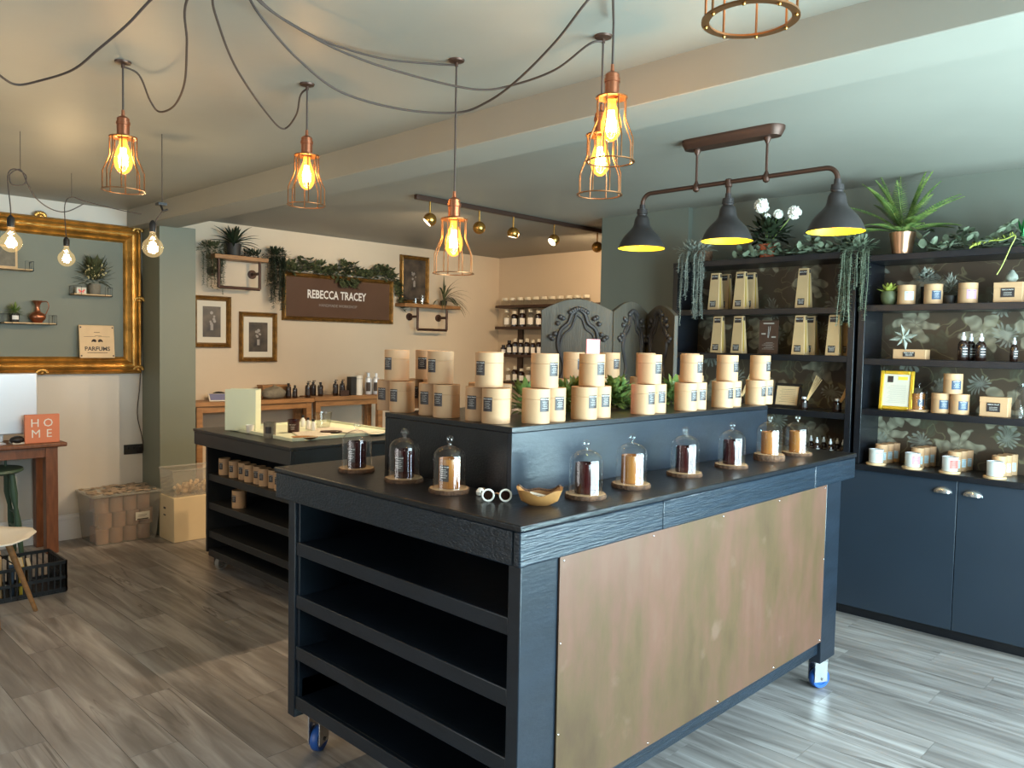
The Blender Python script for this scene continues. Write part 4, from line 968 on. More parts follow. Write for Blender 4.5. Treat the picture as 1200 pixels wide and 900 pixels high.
# ------------------------------------------------------------------ storage tubs by the pillar
tx0, tx1, ty0, ty1, th_ = 1.93, 2.345, 6.02, 6.34, .36
t = thing('plastic_tub', 'clear plastic storage tub packed with rosy card tubes by the wall', 'storage tub', ((tx0+tx1)/2, 6.18, 0))
w_ = .004
def taper_box(x0, x1, y0, y1, z0, z1, e, th=.004):
    vs = [(x0, y0, z0), (x1, y0, z0), (x1, y1, z0), (x0, y1, z0), (x0-e, y0-e, z1), (x1+e, y0-e, z1), (x1+e, y1+e*.3, z1), (x0-e, y1+e*.3, z1)]
    return MB().add(vs, [(0, 3, 2, 1), (0, 1, 5, 4), (1, 2, 6, 5), (2, 3, 7, 6), (3, 0, 4, 7)])
obj('tub_wall', taper_box(tx0, tx1, ty0, ty1, 0, th_, .03), 'tubplastic', t, smooth=False)
obj('rim', MB().tube([(tx0-.035, ty0-.035, th_), (tx1+.035, ty0-.035, th_), (tx1+.035, ty1+.012, th_), (tx0-.035, ty1+.012, th_)], .009, 8, True), 'tubplastic', t)
obj('lid', MB().box(tx0-.03, tx1+.03, ty0-.03, ty1+.01, th_+.0, th_+.008), 'tubplastic', t)
obj('sticker', MB().box(2.19, 2.29, ty0-.026, ty0-.024, .155, .215), 'paper', t); obj('sticker_print', MB().box(2.2, 2.28, ty0-.0268, ty0-.0262, .157, .166).box(2.205, 2.27, ty0-.0268, ty0-.0262, .19, .193).box(2.205, 2.26, ty0-.0268, ty0-.0262, .18, .182), 'print_dark', t)
rc = None
for k in range(3):
    for i in range(4):
        for j in range(2):
            x = tx0+.052+i*.097+(.022 if k == 1 else 0); y = ty0+.055+j*.11; z = .004+k*.112
            lab = 'rosy card tube in the clear tub, %s layer, %s column, %s row' % (['bottom', 'middle', 'top'][k], ['first', 'second', 'third', 'fourth'][i], ['front', 'back'][j])
            if rc is None:
                rc = thing('card_tube', lab, 'tube', (x, y, z), 0, 'rosy tubes in the clear tub')
                obj('tube_body', MB().lathe([(0, 0), (.045, 0), (.045, .078), (.0435, .079)], 22), 'rosecan', rc, w=False)
                obj('lid', MB().lathe([(.0435, .079), (.0455, .08), (.0455, .109), (.0, .11)], 22), 'rosecan', rc, w=False)
            else: dup(rc, (x, y, z), 0, lab)
b = MB()
for _ in range(90):
    x = random.uniform(tx0-.02, tx1+.02); y = random.uniform(ty0-.02, ty1); a = random.uniform(0, PI); 
    b.box(-.03, .03, -.012, .012, 0, .0012, Matrix.Translation((x, y, th_+.009+random.uniform(0, .006))) @ Matrix.Rotation(a, 4, 'Z') @ Matrix.Rotation(random.uniform(-.15, .15), 4, 'X'))
o = one('paper_scraps', b, 'cork', 'brown paper scraps scattered over the tub lid', 'paper scraps'); o['kind'] = 'stuff'
t = thing('cardboard_box', 'plain cream cardboard box below the clear empty tub', 'box', (2.58, 5.90, 0))
bx0, bx1, by0, by1, bh = 2.37, 2.80, 5.755, 6.02, .33
obj('box_body', MB().box(bx0, bx1, by0, by1, 0, bh), 'cardboard', t, bevel=.004)
obj('slot', MB().box(bx0-.0006, bx0-.0001, 5.90, 5.94, .23, .245).box(bx0-.0006, bx0-.0001, 5.90, 5.94, .18, .19), 'print_dark', t)
t = thing('plastic_tub', 'clear open plastic tub stacked on the cream box', 'storage tub', (2.58, 5.90, bh))
obj('tub_wall', taper_box(bx0+.01, bx1-.01, by0+.02, by1-.02, bh+.002, bh+.20, .015), 'tubplastic', t, smooth=False)
obj('rim', MB().tube([(bx0-.005, by0+.003, bh+.2), (bx1+.005, by0+.003, bh+.2), (bx1+.005, by1-.01, bh+.2), (bx0-.005, by1-.01, bh+.2)], .006, 8, True), 'tubplastic', t)
b = MB()
for _ in range(70): b.ball((random.uniform(bx0+.06, bx1-.06), random.uniform(by0+.06, by1-.06), bh+.02+random.uniform(0, .06)), random.uniform(.012, .022), 6, 4)
o = one('packing_fill', b, 'board', 'pale crinkled packing fill in the open clear tub', 'packing'); o['kind'] = 'stuff'

# ------------------------------------------------------------------ long left wall beyond the pillar
def pipe_shelf(px0, px1, py, ux0, ux1, uy, word):
    dep = .17; y1 = YW; yf = YW-dep
    a = A(px0, py, Y, yf); b = A(px1, py, Y, yf); z = (a.z+b.z)/2
    ua = A(ux0, uy, Y, yf+.02); ub = A(ux1, uy, Y, yf+.02)
    t = thing('pipe_shelf', word, 'shelf', ((a.x+b.x)/2, YW-dep/2, z-.2))
    obj('board', MB().box(a.x, b.x, yf, y1-.002, z-.035, z), 'oak', t, bevel=.004)
    zz = ua.z; yy = yf+.03
    for x in (ua.x, ub.x):
        obj('pipe_drop', MB().tube([(x, yy, z-.036), (x, yy, zz)], .013, 10), 'bronze', t)
        obj('pipe_arm', MB().tube([(x, yy, (z+zz)/2), (x, YW-.01, (z+zz)/2)], .013, 10), 'bronze', t)
        T = Matrix.Translation((x, YW, (z+zz)/2)) @ Matrix.Rotation(PI/2, 4, 'X')
        obj('flange', MB().lathe([(0, 0), (.038, 0), (.038, .012), (.018, .014), (.018, .022), (0, .022)], 18, mtx=T), 'bronze', t)
    obj('pipe_rail', MB().tube([(ua.x, yy, zz), (ub.x, yy, zz)], .013, 10), 'bronze', t)
    return a.x, b.x, yf, z
sA = pipe_shelf(252, 315, 300, 257, 305, 336, 'oak shelf on black pipe bracket above the two small pictures')
sB = pipe_shelf(475, 540, 357, 490, 524, 386, 'narrow oak shelf on pipe bracket right of the name sign')
# potted agave
def pot(t, r0, r1, h, m_, n=24): obj('pot', MB().lathe([(0, 0), (r0, 0), (r1, h), (r1-.006, h), (r1-.01, h-.012), (0, h-.012)], n), m_, t, w=False)
c = Vector((A(274, 300, Y, YW-.1).x, YW-.1, sA[3]))
t = thing('potted_agave', 'spiky dark agave in a black pot on the oak pipe shelf', 'potted plant', c)
pot(t, .05, .062, .10, 'darkpot')
for k in range(30):
    a = k*2.4; e = 1.35-k*.042
    b = MB().leaf((0, 0, .09), (math.cos(a)*math.cos(e), math.sin(a)*math.cos(e)*.6-.1, math.sin(e)), .23 if e < 1 else .17, .030, 1.0, 6); obj('leaf', b, 'leaf_dark', t, w=False)
def trailing(name, label, anchor, spread, nst, length, lw, m_, depth=.08, top=True, leafL=.016, group=None, tl=.5):
    t = thing(name, label, 'trailing plant', anchor)
    b = MB(); st = MB()
    for _ in range(nst):
        x = random.uniform(-spread, spread); y = random.uniform(-depth, 0); L = length*random.uniform(tl, 1)
        n = int(L/.012); p = Vector((x*.7, y, random.uniform(0, .03))); d = Vector((random.uniform(-.2, .2), -.3, .3)); pts = [p.copy()]
        for i in range(n):
            d = d*.8+Vector((random.uniform(-.12, .12), random.uniform(-.08, .08), -.5)); d.normalize()
            if p.y < -depth-.05: d.y = abs(d.y)*.3
            p = p+d*.012; pts.append(p.copy())
            for s in (-1, 1): b.leaf(p, (s*random.uniform(.5, 1), random.uniform(-.7, .7), random.uniform(-.6, .3)), leafL*random.uniform(.7, 1.3), lw, .2, 2)
        st.tube(pts[::3]+[pts[-1]], .0016, 4)
    if top:
        bush(b, (0, -depth/2, .02), spread*1.1, depth, .06, nst*6, .035, .014)
    obj('foliage', b, m_, t, w=False); obj('stem', st, m_, t, w=False); return t
def on_wall(px, py, y): return A(px, py, Y, y)
c = on_wall(247, 296, YW-.06); trailing('trailing_plant', 'trailing green plant at the left end of the oak pipe shelf', c, .12, 30, .36, .010, 'leaf_olive', .08, tl=.25, leafL=.02)
c = on_wall(322, 303, YW-.06); trailing('trailing_plant', 'long trailing plant at the right end of the oak pipe shelf', c, .10, 40, .48, .012, 'leaf_dark', .08, tl=.4, leafL=.022)
c = on_wall(298, 302, YW-.12); b = MB(); bush(b, (c.x, YW-.10, sA[3]+.012), .12, .05, .05, 150, .035, .014); b.v = [(q[0], q[1], max(q[2], sA[3]+.001)) for q in b.v]
one('ivy_cutting', b, 'leaf_dark', 'low ivy sprigs lying beside the agave pot', 'ivy')
def framed(px0, px1, pyt, pyb, name, label, cat, prof, fm, mount=True, inner='picture'):
    a = A(px0, pyb, Y, YW-.02); b_ = A(px1, pyt, Y, YW-.02)
    t = thing(name, label, cat, ((a.x+b_.x)/2, YW, a.z))
    profile_frame(a.x, b_.x, a.z, b_.z, YW-.001, prof, fm, t)
    w = prof[-1][0]
    if mount:
        obj('mount', MB().box(a.x+w-.004, b_.x-w+.004, YW-.008, YW-.004, a.z+w-.004, b_.z-w+.004), 'paper', t)
        k = .045+w; obj('print', MB().box(a.x+k, b_.x-k, YW-.010, YW-.0085, a.z+k, b_.z-k), inner, t)
    else: obj('print', MB().box(a.x+w-.004, b_.x-w+.004, YW-.010, YW-.004, a.z+w-.004, b_.z-w+.004), inner, t)
    return t, a, b_
pf = [(0, 0), (0, .022), (.008, .034), (.018, .024), (.028, .03), (.036, .016), (.042, .004)]
def floral(t, cx, cz, s):
    b = MB(); 
    for k in range(7):
        a = random.uniform(0, 2*PI); r = random.uniform(.2, .8)*s; 
        b.lathe([(0, 0), (.012*random.uniform(.6, 1.3), 0)], 7, mtx=Matrix.Translation((cx+math.cos(a)*r*.6, YW-.011, cz+.03+math.sin(a)*r)) @ Matrix.Rotation(PI/2, 4, 'X'))
    b.box(cx-.012, cx+.012, YW-.0112, YW-.0106, cz-.07, cz-.02)
    obj('painted_flowers', b, 'print_grey', t, smooth=False)
t, a, b_ = framed(226, 271, 348, 407, 'framed_print', 'gilt framed dark flower print with pale mount, half behind the pillar', 'picture', pf, 'gold_dark'); floral(t, (a.x+b_.x)/2, (a.z+b_.z)/2, .07)
t, a, b_ = framed(281, 325, 367, 424, 'framed_print', 'gilt framed dark flower print, the lower right of two', 'picture', pf, 'gold_dark'); floral(t, (a.x+b_.x)/2, (a.z+b_.z)/2, .06)
t, a, b_ = framed(469, 503, 302, 355, 'framed_print', 'gilt framed brown botanical picture above the narrow pipe shelf', 'picture', pf, 'gold_dark', False); floral(t, (a.x+b_.x)/2, (a.z+b_.z)/2, .09)
t, a, b_ = framed(331, 461, 329, 375, 'name_sign', 'wide gilt framed dark shop name sign on the warm-lit wall', 'sign', pf, 'gold_dark', False, 'signface')
cxs, czs = (a.x+b_.x)/2+.0, (a.z+b_.z)/2
b = MB(); v, f = text('REBECCA TRACEY', .105, 0, True); b.add([(x*.74, y, z) for x, y, z in v], f, frame_mtx((A(396, 347, Y, YW-.02).x, YW-.0115, A(396, 347, Y, YW-.02).z), (1, 0, 0)))
obj('lettering', b, 'print_white', t)
b = MB(); v, f = text('HANDMADE WORKSHOP', .036, 0, False); b.add(v, f, frame_mtx((A(397, 359, Y, YW-.02).x, YW-.0115, A(397, 359, Y, YW-.02).z), (1, 0, 0)))
obj('small_lettering', b, 'print_grey', t)
# garland over the sign
b = MB(); sx0, sx1, sz = a.x, b_.x, b_.z
for k in range(520):
    u = random.random(); x = sx0+(sx1-sx0)*u+random.uniform(-.03, .03); h = .03+.08*abs(math.sin(u*9))+.02
    b.leaf((x, YW-.04-random.random()*.03, sz+.002+random.random()*h), (random.uniform(-1, 1), -.4, random.uniform(-.5, .8)), random.uniform(.04, .065), random.uniform(.03, .045), .3, 3)
for k in range(80):
    u = random.random(); x = sx0+(sx1-sx0)*(.45+.2*u); b.leaf((x, YW-.05, sz-.01-random.random()*.07), (random.uniform(-1, 1), -.3, -.5), .05, .035, .3, 3)
for k in range(90):
    u = random.random(); b.leaf((sx1+.02+.10*u+random.uniform(-.03, .03), YW-.05, sz-.0-u*.28), (random.uniform(-1, 1), -.3, random.uniform(-.8, .4)), .05, .035, .3, 3)
one('leaf_garland', b, 'leaf_olive', 'dark eucalyptus garland draped over the name sign', 'garland')
# on the narrow pipe shelf
c = Vector((A(520, 357, Y, YW-.09).x, YW-.09, sB[3]))
t = thing('spider_plant', 'arching spiky plant at the right end of the narrow pipe shelf', 'potted plant', c); pot(t, .03, .038, .05, 'darkpot')
for k in range(34):
    a = k*2.4; e = random.uniform(.1, 1.3); obj('leaf', MB().leaf((0, 0, .045), (math.cos(a)*math.cos(e)+.25, math.sin(a)*math.cos(e)*.5-.35, math.sin(e)), random.uniform(.22, .36), .016, 1.8, 7), 'leaf_olive', t, w=False)
for k, (px, h, w) in enumerate(((487, .06, 'left'), (495, .09, 'right'))):
    c = Vector((A(px, 357, Y, YW-.09).x, YW-.09, sB[3])); cup('glass_votive', 'small clear glass, the %s one on the narrow pipe shelf' % w, 'glass', c, .026, .028, h, 'clear')
# wall bench (oak) with its goods
by = 6.08
a = A(232, 471, Y, by); b_ = A(340, 467, Y, by); OZ = 1.0
def bench(x0, x1, zt, word, dep=.26):
    t = thing('oak_bench', word, 'bench', ((x0+x1)/2, by+dep/2, 0))
    obj('tabletop', MB().box(x0, x1, by, by+dep, zt-.035, zt), 'oak', t, bevel=.003)
    for x in (x0+.02, x1-.07):
        for y in (by+.015, by+dep-.065): obj('leg', MB().box(x, x+.05, y, y+.05, 0, zt-.0355), 'oak', t, bevel=.002)
    obj('apron', MB().box(x0+.07, x1-.07, by+.02, by+.035, zt-.085, zt-.0355), 'oak', t)
xm = A(369, 466, Y, by).x; xe = A(452, 462, Y, by).x
bench(2.67, xm-.002, OZ, 'left oak bench along the warm-lit wall'); bench(xm, xe, OZ+.008, 'right oak bench along the warm-lit wall')
def ob(px, y=.12): return A(px, 460, Y, by+y).x
c = (ob(255), by+.1, OZ+.0005)
t = thing('tablet', 'tablet tilted on a lilac stand at the left bench end', 'tablet', c, -.3)
obj('stand', MB().box(-.06, .06, -.04, .04, 0, .02), 'label_purple', t, w=False, bevel=.003)
obj('tablet_body', MB().box(-.08, .08, -.055, .055, .03, .037, Matrix.Rotation(.5, 4, 'X')), 'white', t, w=False, bevel=.003)
obj('display', MB().box(-.07, .07, -.047, .047, .0372, .0377, Matrix.Rotation(.5, 4, 'X')), 'screen_lcd', t, w=False)
c = (ob(257, .2), by+.21, OZ+.0005); one('headphones', MB().ball((c[0], c[1], c[2]+.035), .035, 16, 8, (1.9, .7, 1)), 'blackm', 'black rounded speaker behind the tablet', 'speaker')
c = (ob(321, .2), by+.20, OZ+.0005); t = thing('wooden_caddy', 'open light wooden box at the back of the left bench', 'box', c)
obj('box_body', MB().box(-.13, .13, -.045, .045, 0, .10), 'oak', t, w=False, bevel=.003); obj('box_lid', MB().box(-.135, .135, -.05, .05, .10, .115), 'oak', t, w=False, bevel=.003)
obj('dark_opening', MB().box(-.1, .1, -.0462, -.0455, .02, .06), 'print_dark', t, w=False)
c = (ob(321, .08), by+.08, OZ+.0005); b = MB().ball((0, 0, .05), .06, 12, 8, (1.7, .9, .95)); rg = random.Random(3)
b.v = [(x*(1+.18*rg.random()), y, max(0, z*(.75+.4*rg.random()))) for x, y, z in b.v]; o = one('paper_bag', b, 'stone', 'crumpled grey paper bag in front of the light wooden box', 'bag'); o.location = c
def pump_bottle(px, h, r, lab, pump=True, m_='amber_bottle', y=.1, cap='blackm', zz=OZ, group='brown bottles on the oak bench'):
    c = (ob(px, y), by+y, zz+.0005); t = thing('pump_bottle' if pump else 'bottle', lab, 'bottle', c, -.6, group)
    obj('bottle_body', MB().lathe([(0, 0), (r-.002, 0), (r, .003), (r, h*.66), (r*.85, h*.74), (r*.4, h*.79), (r*.4, h*.83), (0, h*.83)], 18), m_, t, w=False)
    if pump: obj('pump', MB().lathe([(0, h*.83), (r*.5, h*.83), (r*.5, h*.9), (r*.14, h*.9), (r*.14, h), (0, h)], 12).box(-r*.25, r*.9, -.004, .004, h*.96, h), cap, t, w=False)
    else: obj('cap', MB().lathe([(0, h*.83), (r*.48, h*.83), (r*.48, h*.97), (0, h*.97)], 12), cap, t, w=False)
    obj('paper_label', curved_rect(r+.0005, r*1.3, h*.15, h*.55, 4), 'label' if m_ != 'silver' else 'print_dark', t, w=False)
pump_bottle(338, .135, .024, 'brown bottle, left of the pair next to the crumpled bag', False)
pump_bottle(345.5, .115, .021, 'brown bottle, right and smaller of the pair next to the bag', False)
pump_bottle(361, .145, .026, 'brown pump bottle, left of the middle trio on the bench')
pump_bottle(367, .145, .026, 'brown pump bottle, rear of the middle trio on the bench', y=.19)
pump_bottle(375.5, .13, .024, 'brown bottle, right of the middle trio on the bench', False, zz=OZ+.008)
pump_bottle(393, .145, .024, 'brown pump bottle, left of the right-hand pair on the bench', zz=OZ+.008)
pump_bottle(401, .145, .024, 'brown pump bottle, right of the right-hand pair on the bench', zz=OZ+.008)
Z8 = OZ+.0085
one('card_box', MB().box(ob(402, .04)-.045, ob(402, .04)+.045, by+.01, by+.03, Z8, Z8+.05), 'darkwood', 'small dark card box before the right-hand pump bottles', 'box')
one('tall_box', MB().box(ob(411, .1)-.03, ob(411, .1)+.03, by+.05, by+.12, Z8, Z8+.17), 'darkpot', 'tall black carton beside the white canister on the bench', 'box', bevel=.002)
t = thing('white_canister', 'tall white canister on the right oak bench', 'canister', (ob(420, .08), by+.08, Z8)); obj('canister_body', MB().lathe([(0, 0), (.036, 0), (.037, .15), (.037, .18), (0, .182)], 22), 'white', t, w=False)
obj('lid_seam', MB().lathe([(.0375, .15), (.0382, .151), (.0382, .153), (.0375, .154)], 22), 'print_grey', t, w=False)
pump_bottle(431.5, .21, .034, 'silver bottle, left of the two aluminium bottles', False, 'silver', zz=OZ+.008, cap='silver', group='aluminium bottles')
pump_bottle(440.5, .205, .034, 'silver bottle, right of the two aluminium bottles', False, 'silver', zz=OZ+.008, cap='silver', group='aluminium bottles')

# ------------------------------------------------------------------ apothecary shelves on the back wall
t = thing('apothecary_rack', 'brown three-tier wall rack of supply bottles on the far wall', 'shelf rack', (XB-.1, 5.6, 1.1))
ytop = 6.22; y_r = 4.55
tiers = [1.93, 1.70, 1.40, 1.10]
for k, z in enumerate(tiers): obj('shelf', MB().box(XB-.20, XB-.005, y_r, ytop, z-.03, z), 'darkwood', t, bevel=.003)
for y in (6.0, 5.35, 4.75): obj('upright', MB().box(XB-.03, XB-.005, y-.035, y+.035, 1.0, 1.92), 'darkwood', t)
def supply(y, z, h, r, m_, cap, grp, lab, y2=.12):
    tt = thing('supply_bottle', lab, 'bottle', (XB-y2, y, z+.0005), -PI/4, grp)
    obj('bottle_body', MB().lathe([(0, 0), (r, 0), (r, h*.68), (r*.5, h*.8), (0, h*.8)], 14), m_, tt, w=False)
    obj('cap', MB().lathe([(0, h*.8), (r*.62, h*.8), (r*.62, h), (0, h)], 12), cap, tt, w=False)
    obj('paper_label', curved_rect(r+.0006, r*1.4, h*.12, h*.5, 4), 'print_white' if m_ != 'clear' else 'print_grey', tt, w=False)
    return tt
for k in range(11):
    y = 6.17-k*.115
    cc = thing('supply_jar', 'white lidded clear jar, %s from the left on the topmost rack tier' % ORD[k], 'jar', (XB-.1, y, tiers[0]+.0005), 0, 'jars on the topmost rack tier')
    obj('glass', MB().lathe([(0, 0), (.042, 0), (.042, .055), (0, .055)], 16), 'thinclear', cc, w=False); obj('cap', MB().lathe([(0, .055), (.034, .056), (.034, .085), (0, .085)], 14), 'paper', cc, w=False)
for k in range(9):
    supply(6.12-k*.118, tiers[1], [.19, .17, .18][k % 3], .042, ['thinclear', 'amber_bottle', 'amber_bottle'][k % 3], 'paper', 'large bottles on the second rack tier', 'white-capped large bottle, %s from the left on the second rack tier' % ORD[k])
for k in range(13):
    supply(6.16-k*.088, tiers[2], [.10, .15, .17, .16][min(k, 3) if k < 4 else 2+k % 2], .034, 'amber_bottle', 'blackm' if k < 2 else 'paper', 'brown bottles on the third rack tier', 'small brown bottle, %s from the left on the third rack tier' % ORD[k])
for k in range(8):
    supply(6.08-k*.10, tiers[3], [.15, .17][k % 2], .036, 'amber_bottle' if k % 3 else 'thinclear', 'paper', 'bottles on the lowest rack tier', 'white-capped bottle, %s from the left on the lowest rack tier' % ORD[k])

# ------------------------------------------------------------------ carved folding screen
def screen_panel(a, b, zs, zp, root, n=15):
    a = Vector(a); b = Vector(b); w = (b-a).length; T = frame_mtx((a.x, a.y, 0), ((b-a).x, (b-a).y, 0))
    poly = [(0, .04), (w, .04), (w, zs)]
    for i in range(1, n):
        u = 1-i/n; s = math.sin(PI*u)**1.0; poly.append((w*u, zs+(zp-zs)*s))
    poly.append((0, zs))
    p = obj('screen_panel', MB().extrude(poly, -.012, .012, T), 'screenwood', root, bevel=.003)
    def arc(pts, r): return MB().tube([T @ Vector((x*w, z, .016)) for x, z in smoothpts2(pts)], r, 7)
    L_ = [(.22, .3), (.2, .9), (.25, 1.25), (.33, 1.38), (.24, 1.50), (.27, 1.585), (.38, 1.63), (.43, 1.68), (.52, 1.71)]
    R_ = [(.80, .3), (.82, .9), (.78, 1.25), (.70, 1.40), (.80, 1.50), (.77, 1.59), (.66, 1.63), (.61, 1.68), (.52, 1.71)]
    for pts in (L_, R_):
        obj('carved_moulding', arc(pts, .011), 'carve', p)
        obj('carved_moulding', arc([(x+(.035 if x < .5 else -.035), z-.03) for x, z in pts], .006), 'carve', p)
    b_ = MB()
    for sx in (-1, 1):
        for k in range(6): 
            q = T @ Vector(((.52+sx*(.22+.035*k))*w, 1.655-.022*k+.03*math.sin(k*1.3), .018)); b_.ball(q, .014, 8, 5)
    for k in range(9):
        q = T @ Vector(((.40+.03*k)*w, 1.69+.02*math.sin(PI*k/8), .018)); b_.ball(q, .013, 8, 5)
    obj('carved_leaves', b_, 'carve', p); return p
def smoothpts2(P): return [(p.x, p.y) for p in smoothpts([(x, z, 0) for x, z in P], 5)]
sa, sb = Vector((3.28, 2.99)), Vector((3.565, 2.71))
sc = Vector((3.93, 2.86)); 
sc = Vector((A(757, 400, Z, 1.5).x if 0 else 0, 0))
# third hinge found on the sight line at the right distance
r_ = ray(757, 400); r2 = Vector((r_.x, r_.y)).normalized()
tt_ = r2.dot(sb)+math.sqrt(max(.0, .40**2-(sb-r2*r2.dot(sb)).length**2)); sc = r2*tt_
r_ = ray(792, 400); r3 = Vector((r_.x, r_.y)).normalized(); q_ = r3.dot(sc); dd_ = (sc-r3*q_).length
sd = r3*(q_-math.sqrt(max(0, .40**2-dd_**2)))
fs_ = thing('folding_screen', 'grey-washed folding screen with carved dark scroll mouldings', 'room divider', (sb.x, sb.y, 0))
screen_panel((sa.x, sa.y, 0), (sb.x, sb.y, 0), 1.70, 1.765, fs_)
screen_panel((sb.x, sb.y, 0), (sc.x, sc.y, 0), 1.70, 1.765, fs_)
screen_panel((sc.x, sc.y, 0), (sd.x, sd.y, 0), 1.68, 1.745, fs_)

# ------------------------------------------------------------------ caged pendants
HUB = A(262, -70, Z, CEIL)          # where all flexes meet, above the picture
def cage(root, c, band=False, rb=.0725):
    x, y, z = c                      # z = height of the bottom ring
    H_ = .185; rt = .044
    obj('bottom_ring', MB().lathe([(rb, 0), (rb, .003), (rb-(.012 if band else .007), .003), (rb-(.012 if band else .007), 0), (rb, 0)], 40, c=(x, y, z)), 'copper_dark', root)
    obj('top_ring', MB().lathe([(rt+.003, H_), (rt+.003, H_+.004), (0.02, H_+.012), (.02, H_+.004), (rt-.004, H_-.002), (rt+.003, H_)], 30, c=(x, y, z)), 'copper_dark', root)
    for k in range(8):
        a = 2*PI*k/8+.35; ca, sa_ = math.cos(a), math.sin(a)
        P = [(x+ca*r, y+sa_*r, z+h) for r, h in ((rt, H_), (rt, .125), (rt+.003, .115), (rb-.010, .078), (rb-.005, .066), (rb-.005, .002))]
        obj('cage_wire', MB().tube(P, .0021, 6), 'copper_dark', root)
        if band: obj('rivet', MB().ball((x+ca*(rb-.006), y+sa_*(rb-.006), z-.001), .003, 8, 4), 'brassm', root)
    obj('lamp_holder', MB().lathe([(0, H_+.012), (.021, H_+.010), (.021, H_+.045), (.0235, H_+.046), (.0235, H_+.056), (.021, H_+.057), (.021, H_+.068), (.015, H_+.074), (.006, H_+.078), (.005, H_+.098), (0, H_+.098)], 24, c=(x, y, z)), 'copperm', root)
    bp = [(.012, H_-.002), (.014, .165), (.022, .145), (.030, .118), (.031, .10), (.027, .082), (.018, .068), (.008, .061), (0, .060)]
    bl = obj('bulb', MB().lathe(bp, 26, c=(x, y, z)), 'bulb_glass', root)
    f = MB()
    for k in range(6):
        a = 2*PI*k/6; f.tube([(x+.007*math.cos(a), y+.007*math.sin(a), z+.150), (x+.012*math.cos(a+.4), y+.012*math.sin(a+.4), z+.09)], .0030, 6)
    obj('filament', f, 'filament', bl)
    point('pendant_lamp', (x, y, z+.118), 4.0, (1, .52, .2), .022)
    return H_+.098
def pendant(xy, zb, word, flex, rose=None, band=False, group='copper cage pendants'):
    x, y = xy; t = thing('cage_pendant', 'copper cage pendant, '+word, 'pendant light', (x, y, zb), 0, group)
    h = cage(t, (x, y, zb), band)
    zt = CEIL if rose else 2.44
    obj('cord', MB().tube([(x, y, zb+h-.005), (x, y, CEIL-.02)], .0034, 8), 'cord', t)
    if rose:
        obj('ceiling_rose', MB().lathe([(0, CEIL), (.028, CEIL), (.026, CEIL-.006), (.006, CEIL-.01), (.006, CEIL-.022), (0, CEIL-.022)], 22, c=(x, y, 0)), 'bronze', t)
    if flex: obj('swag_cord', MB().tube(smoothpts([(x, y, CEIL-.017)]+flex, 8), .0036, 8), 'cord', t)
    return t
def cz(px, py, z): return tuple(A(px, py, Z, z))
def rose(px, py, pyb):
    p = A(px, py, Z, CEIL-.005); b = p
    lo, hi = 1.4, 2.4
    for _ in range(30):
        m = (lo+hi)/2; q = RM.transposed() @ (Vector((p.x, p.y, m))-EYE); yy = CY-q.y/-q.z*F
        if yy > pyb: lo = m
        else: hi = m
    return (p.x, p.y), lo
xy, zb = rose(144, 74, 224)
pendant(xy, zb, 'farthest left of the four on ceiling roses', [cz(163, 88, 2.45), cz(176, 118, 2.40), cz(187, 131, 2.37), cz(204, 124, 2.36), cz(216, 98, 2.36), cz(219, 50, 2.38), cz(219, 0, 2.42), tuple(HUB)], True)
xy, zb = rose(360, 100, 241)
pendant(xy, zb, 'second from the left, above the agave shelf', [cz(352, 112, 2.44), cz(347, 135, 2.41), cz(332, 151, 2.38), cz(312, 132, 2.38), cz(278, 82, 2.38), cz(256, 28, 2.40), cz(249, -10, 2.42), tuple(HUB)], True)
xy, zb = rose(535, 72, 321)
pendant(xy, zb, 'lowest one, hanging over the middle of the counter', [cz(510, 75, 2.45), cz(450, 69, 2.43), cz(390, 52, 2.42), cz(345, 30, 2.42), cz(305, 0, 2.42), tuple(HUB)], True)
xy, zb = rose(707, 44, 229)
pendant(xy, zb, 'farther of the two overlapping ones', [cz(690, 52, 2.44), cz(650, 82, 2.40), cz(600, 100, 2.38), cz(560, 105, 2.36), cz(500, 93, 2.36), cz(430, 72, 2.36), cz(370, 45, 2.38), cz(300, -2, 2.42), tuple(HUB)], True)
p5 = DD(715, 190, 2.33)
pendant((p5.x, p5.y), p5.z, 'nearer of the two overlapping ones', [cz(716, -20, 2.44), cz(700, -10, 2.40), cz(685, 5, 2.36), cz(650, 50, 2.32), cz(605, 95, 2.29), cz(570, 120, 2.28), cz(535, 132, 2.27), cz(470, 128, 2.26), cz(400, 108, 2.27), cz(350, 70, 2.30), cz(310, 25, 2.34), cz(288, -10, 2.40), tuple(HUB)], False)
p6 = DD(879, 24, 1.20)
pendant((p6.x, p6.y), p6.z, 'the nearest, only its wide rivetted bottom ring in view', None, False, True)
t = one('swag_cable', MB().tube(smoothpts([cz(-40, 60, 2.3), cz(-5, 85, 2.29), cz(18, 99, 2.29), cz(45, 95, 2.30), cz(85, 82, 2.31), cz(115, 58, 2.33), cz(150, 28, 2.37), cz(185, -8, 2.42), tuple(HUB)], 8), .0036, 8), 'cord', 'dark cable swagged across the ceiling at the top left', 'cable')
t = one('ceiling_canopy', MB().lathe([(0, 0), (.06, 0), (.06, -.02), (.05, -.03), (0, -.03)], 26, c=tuple(HUB)), 'bronze', 'round bronze ceiling canopy where the swagged cables meet', 'canopy')

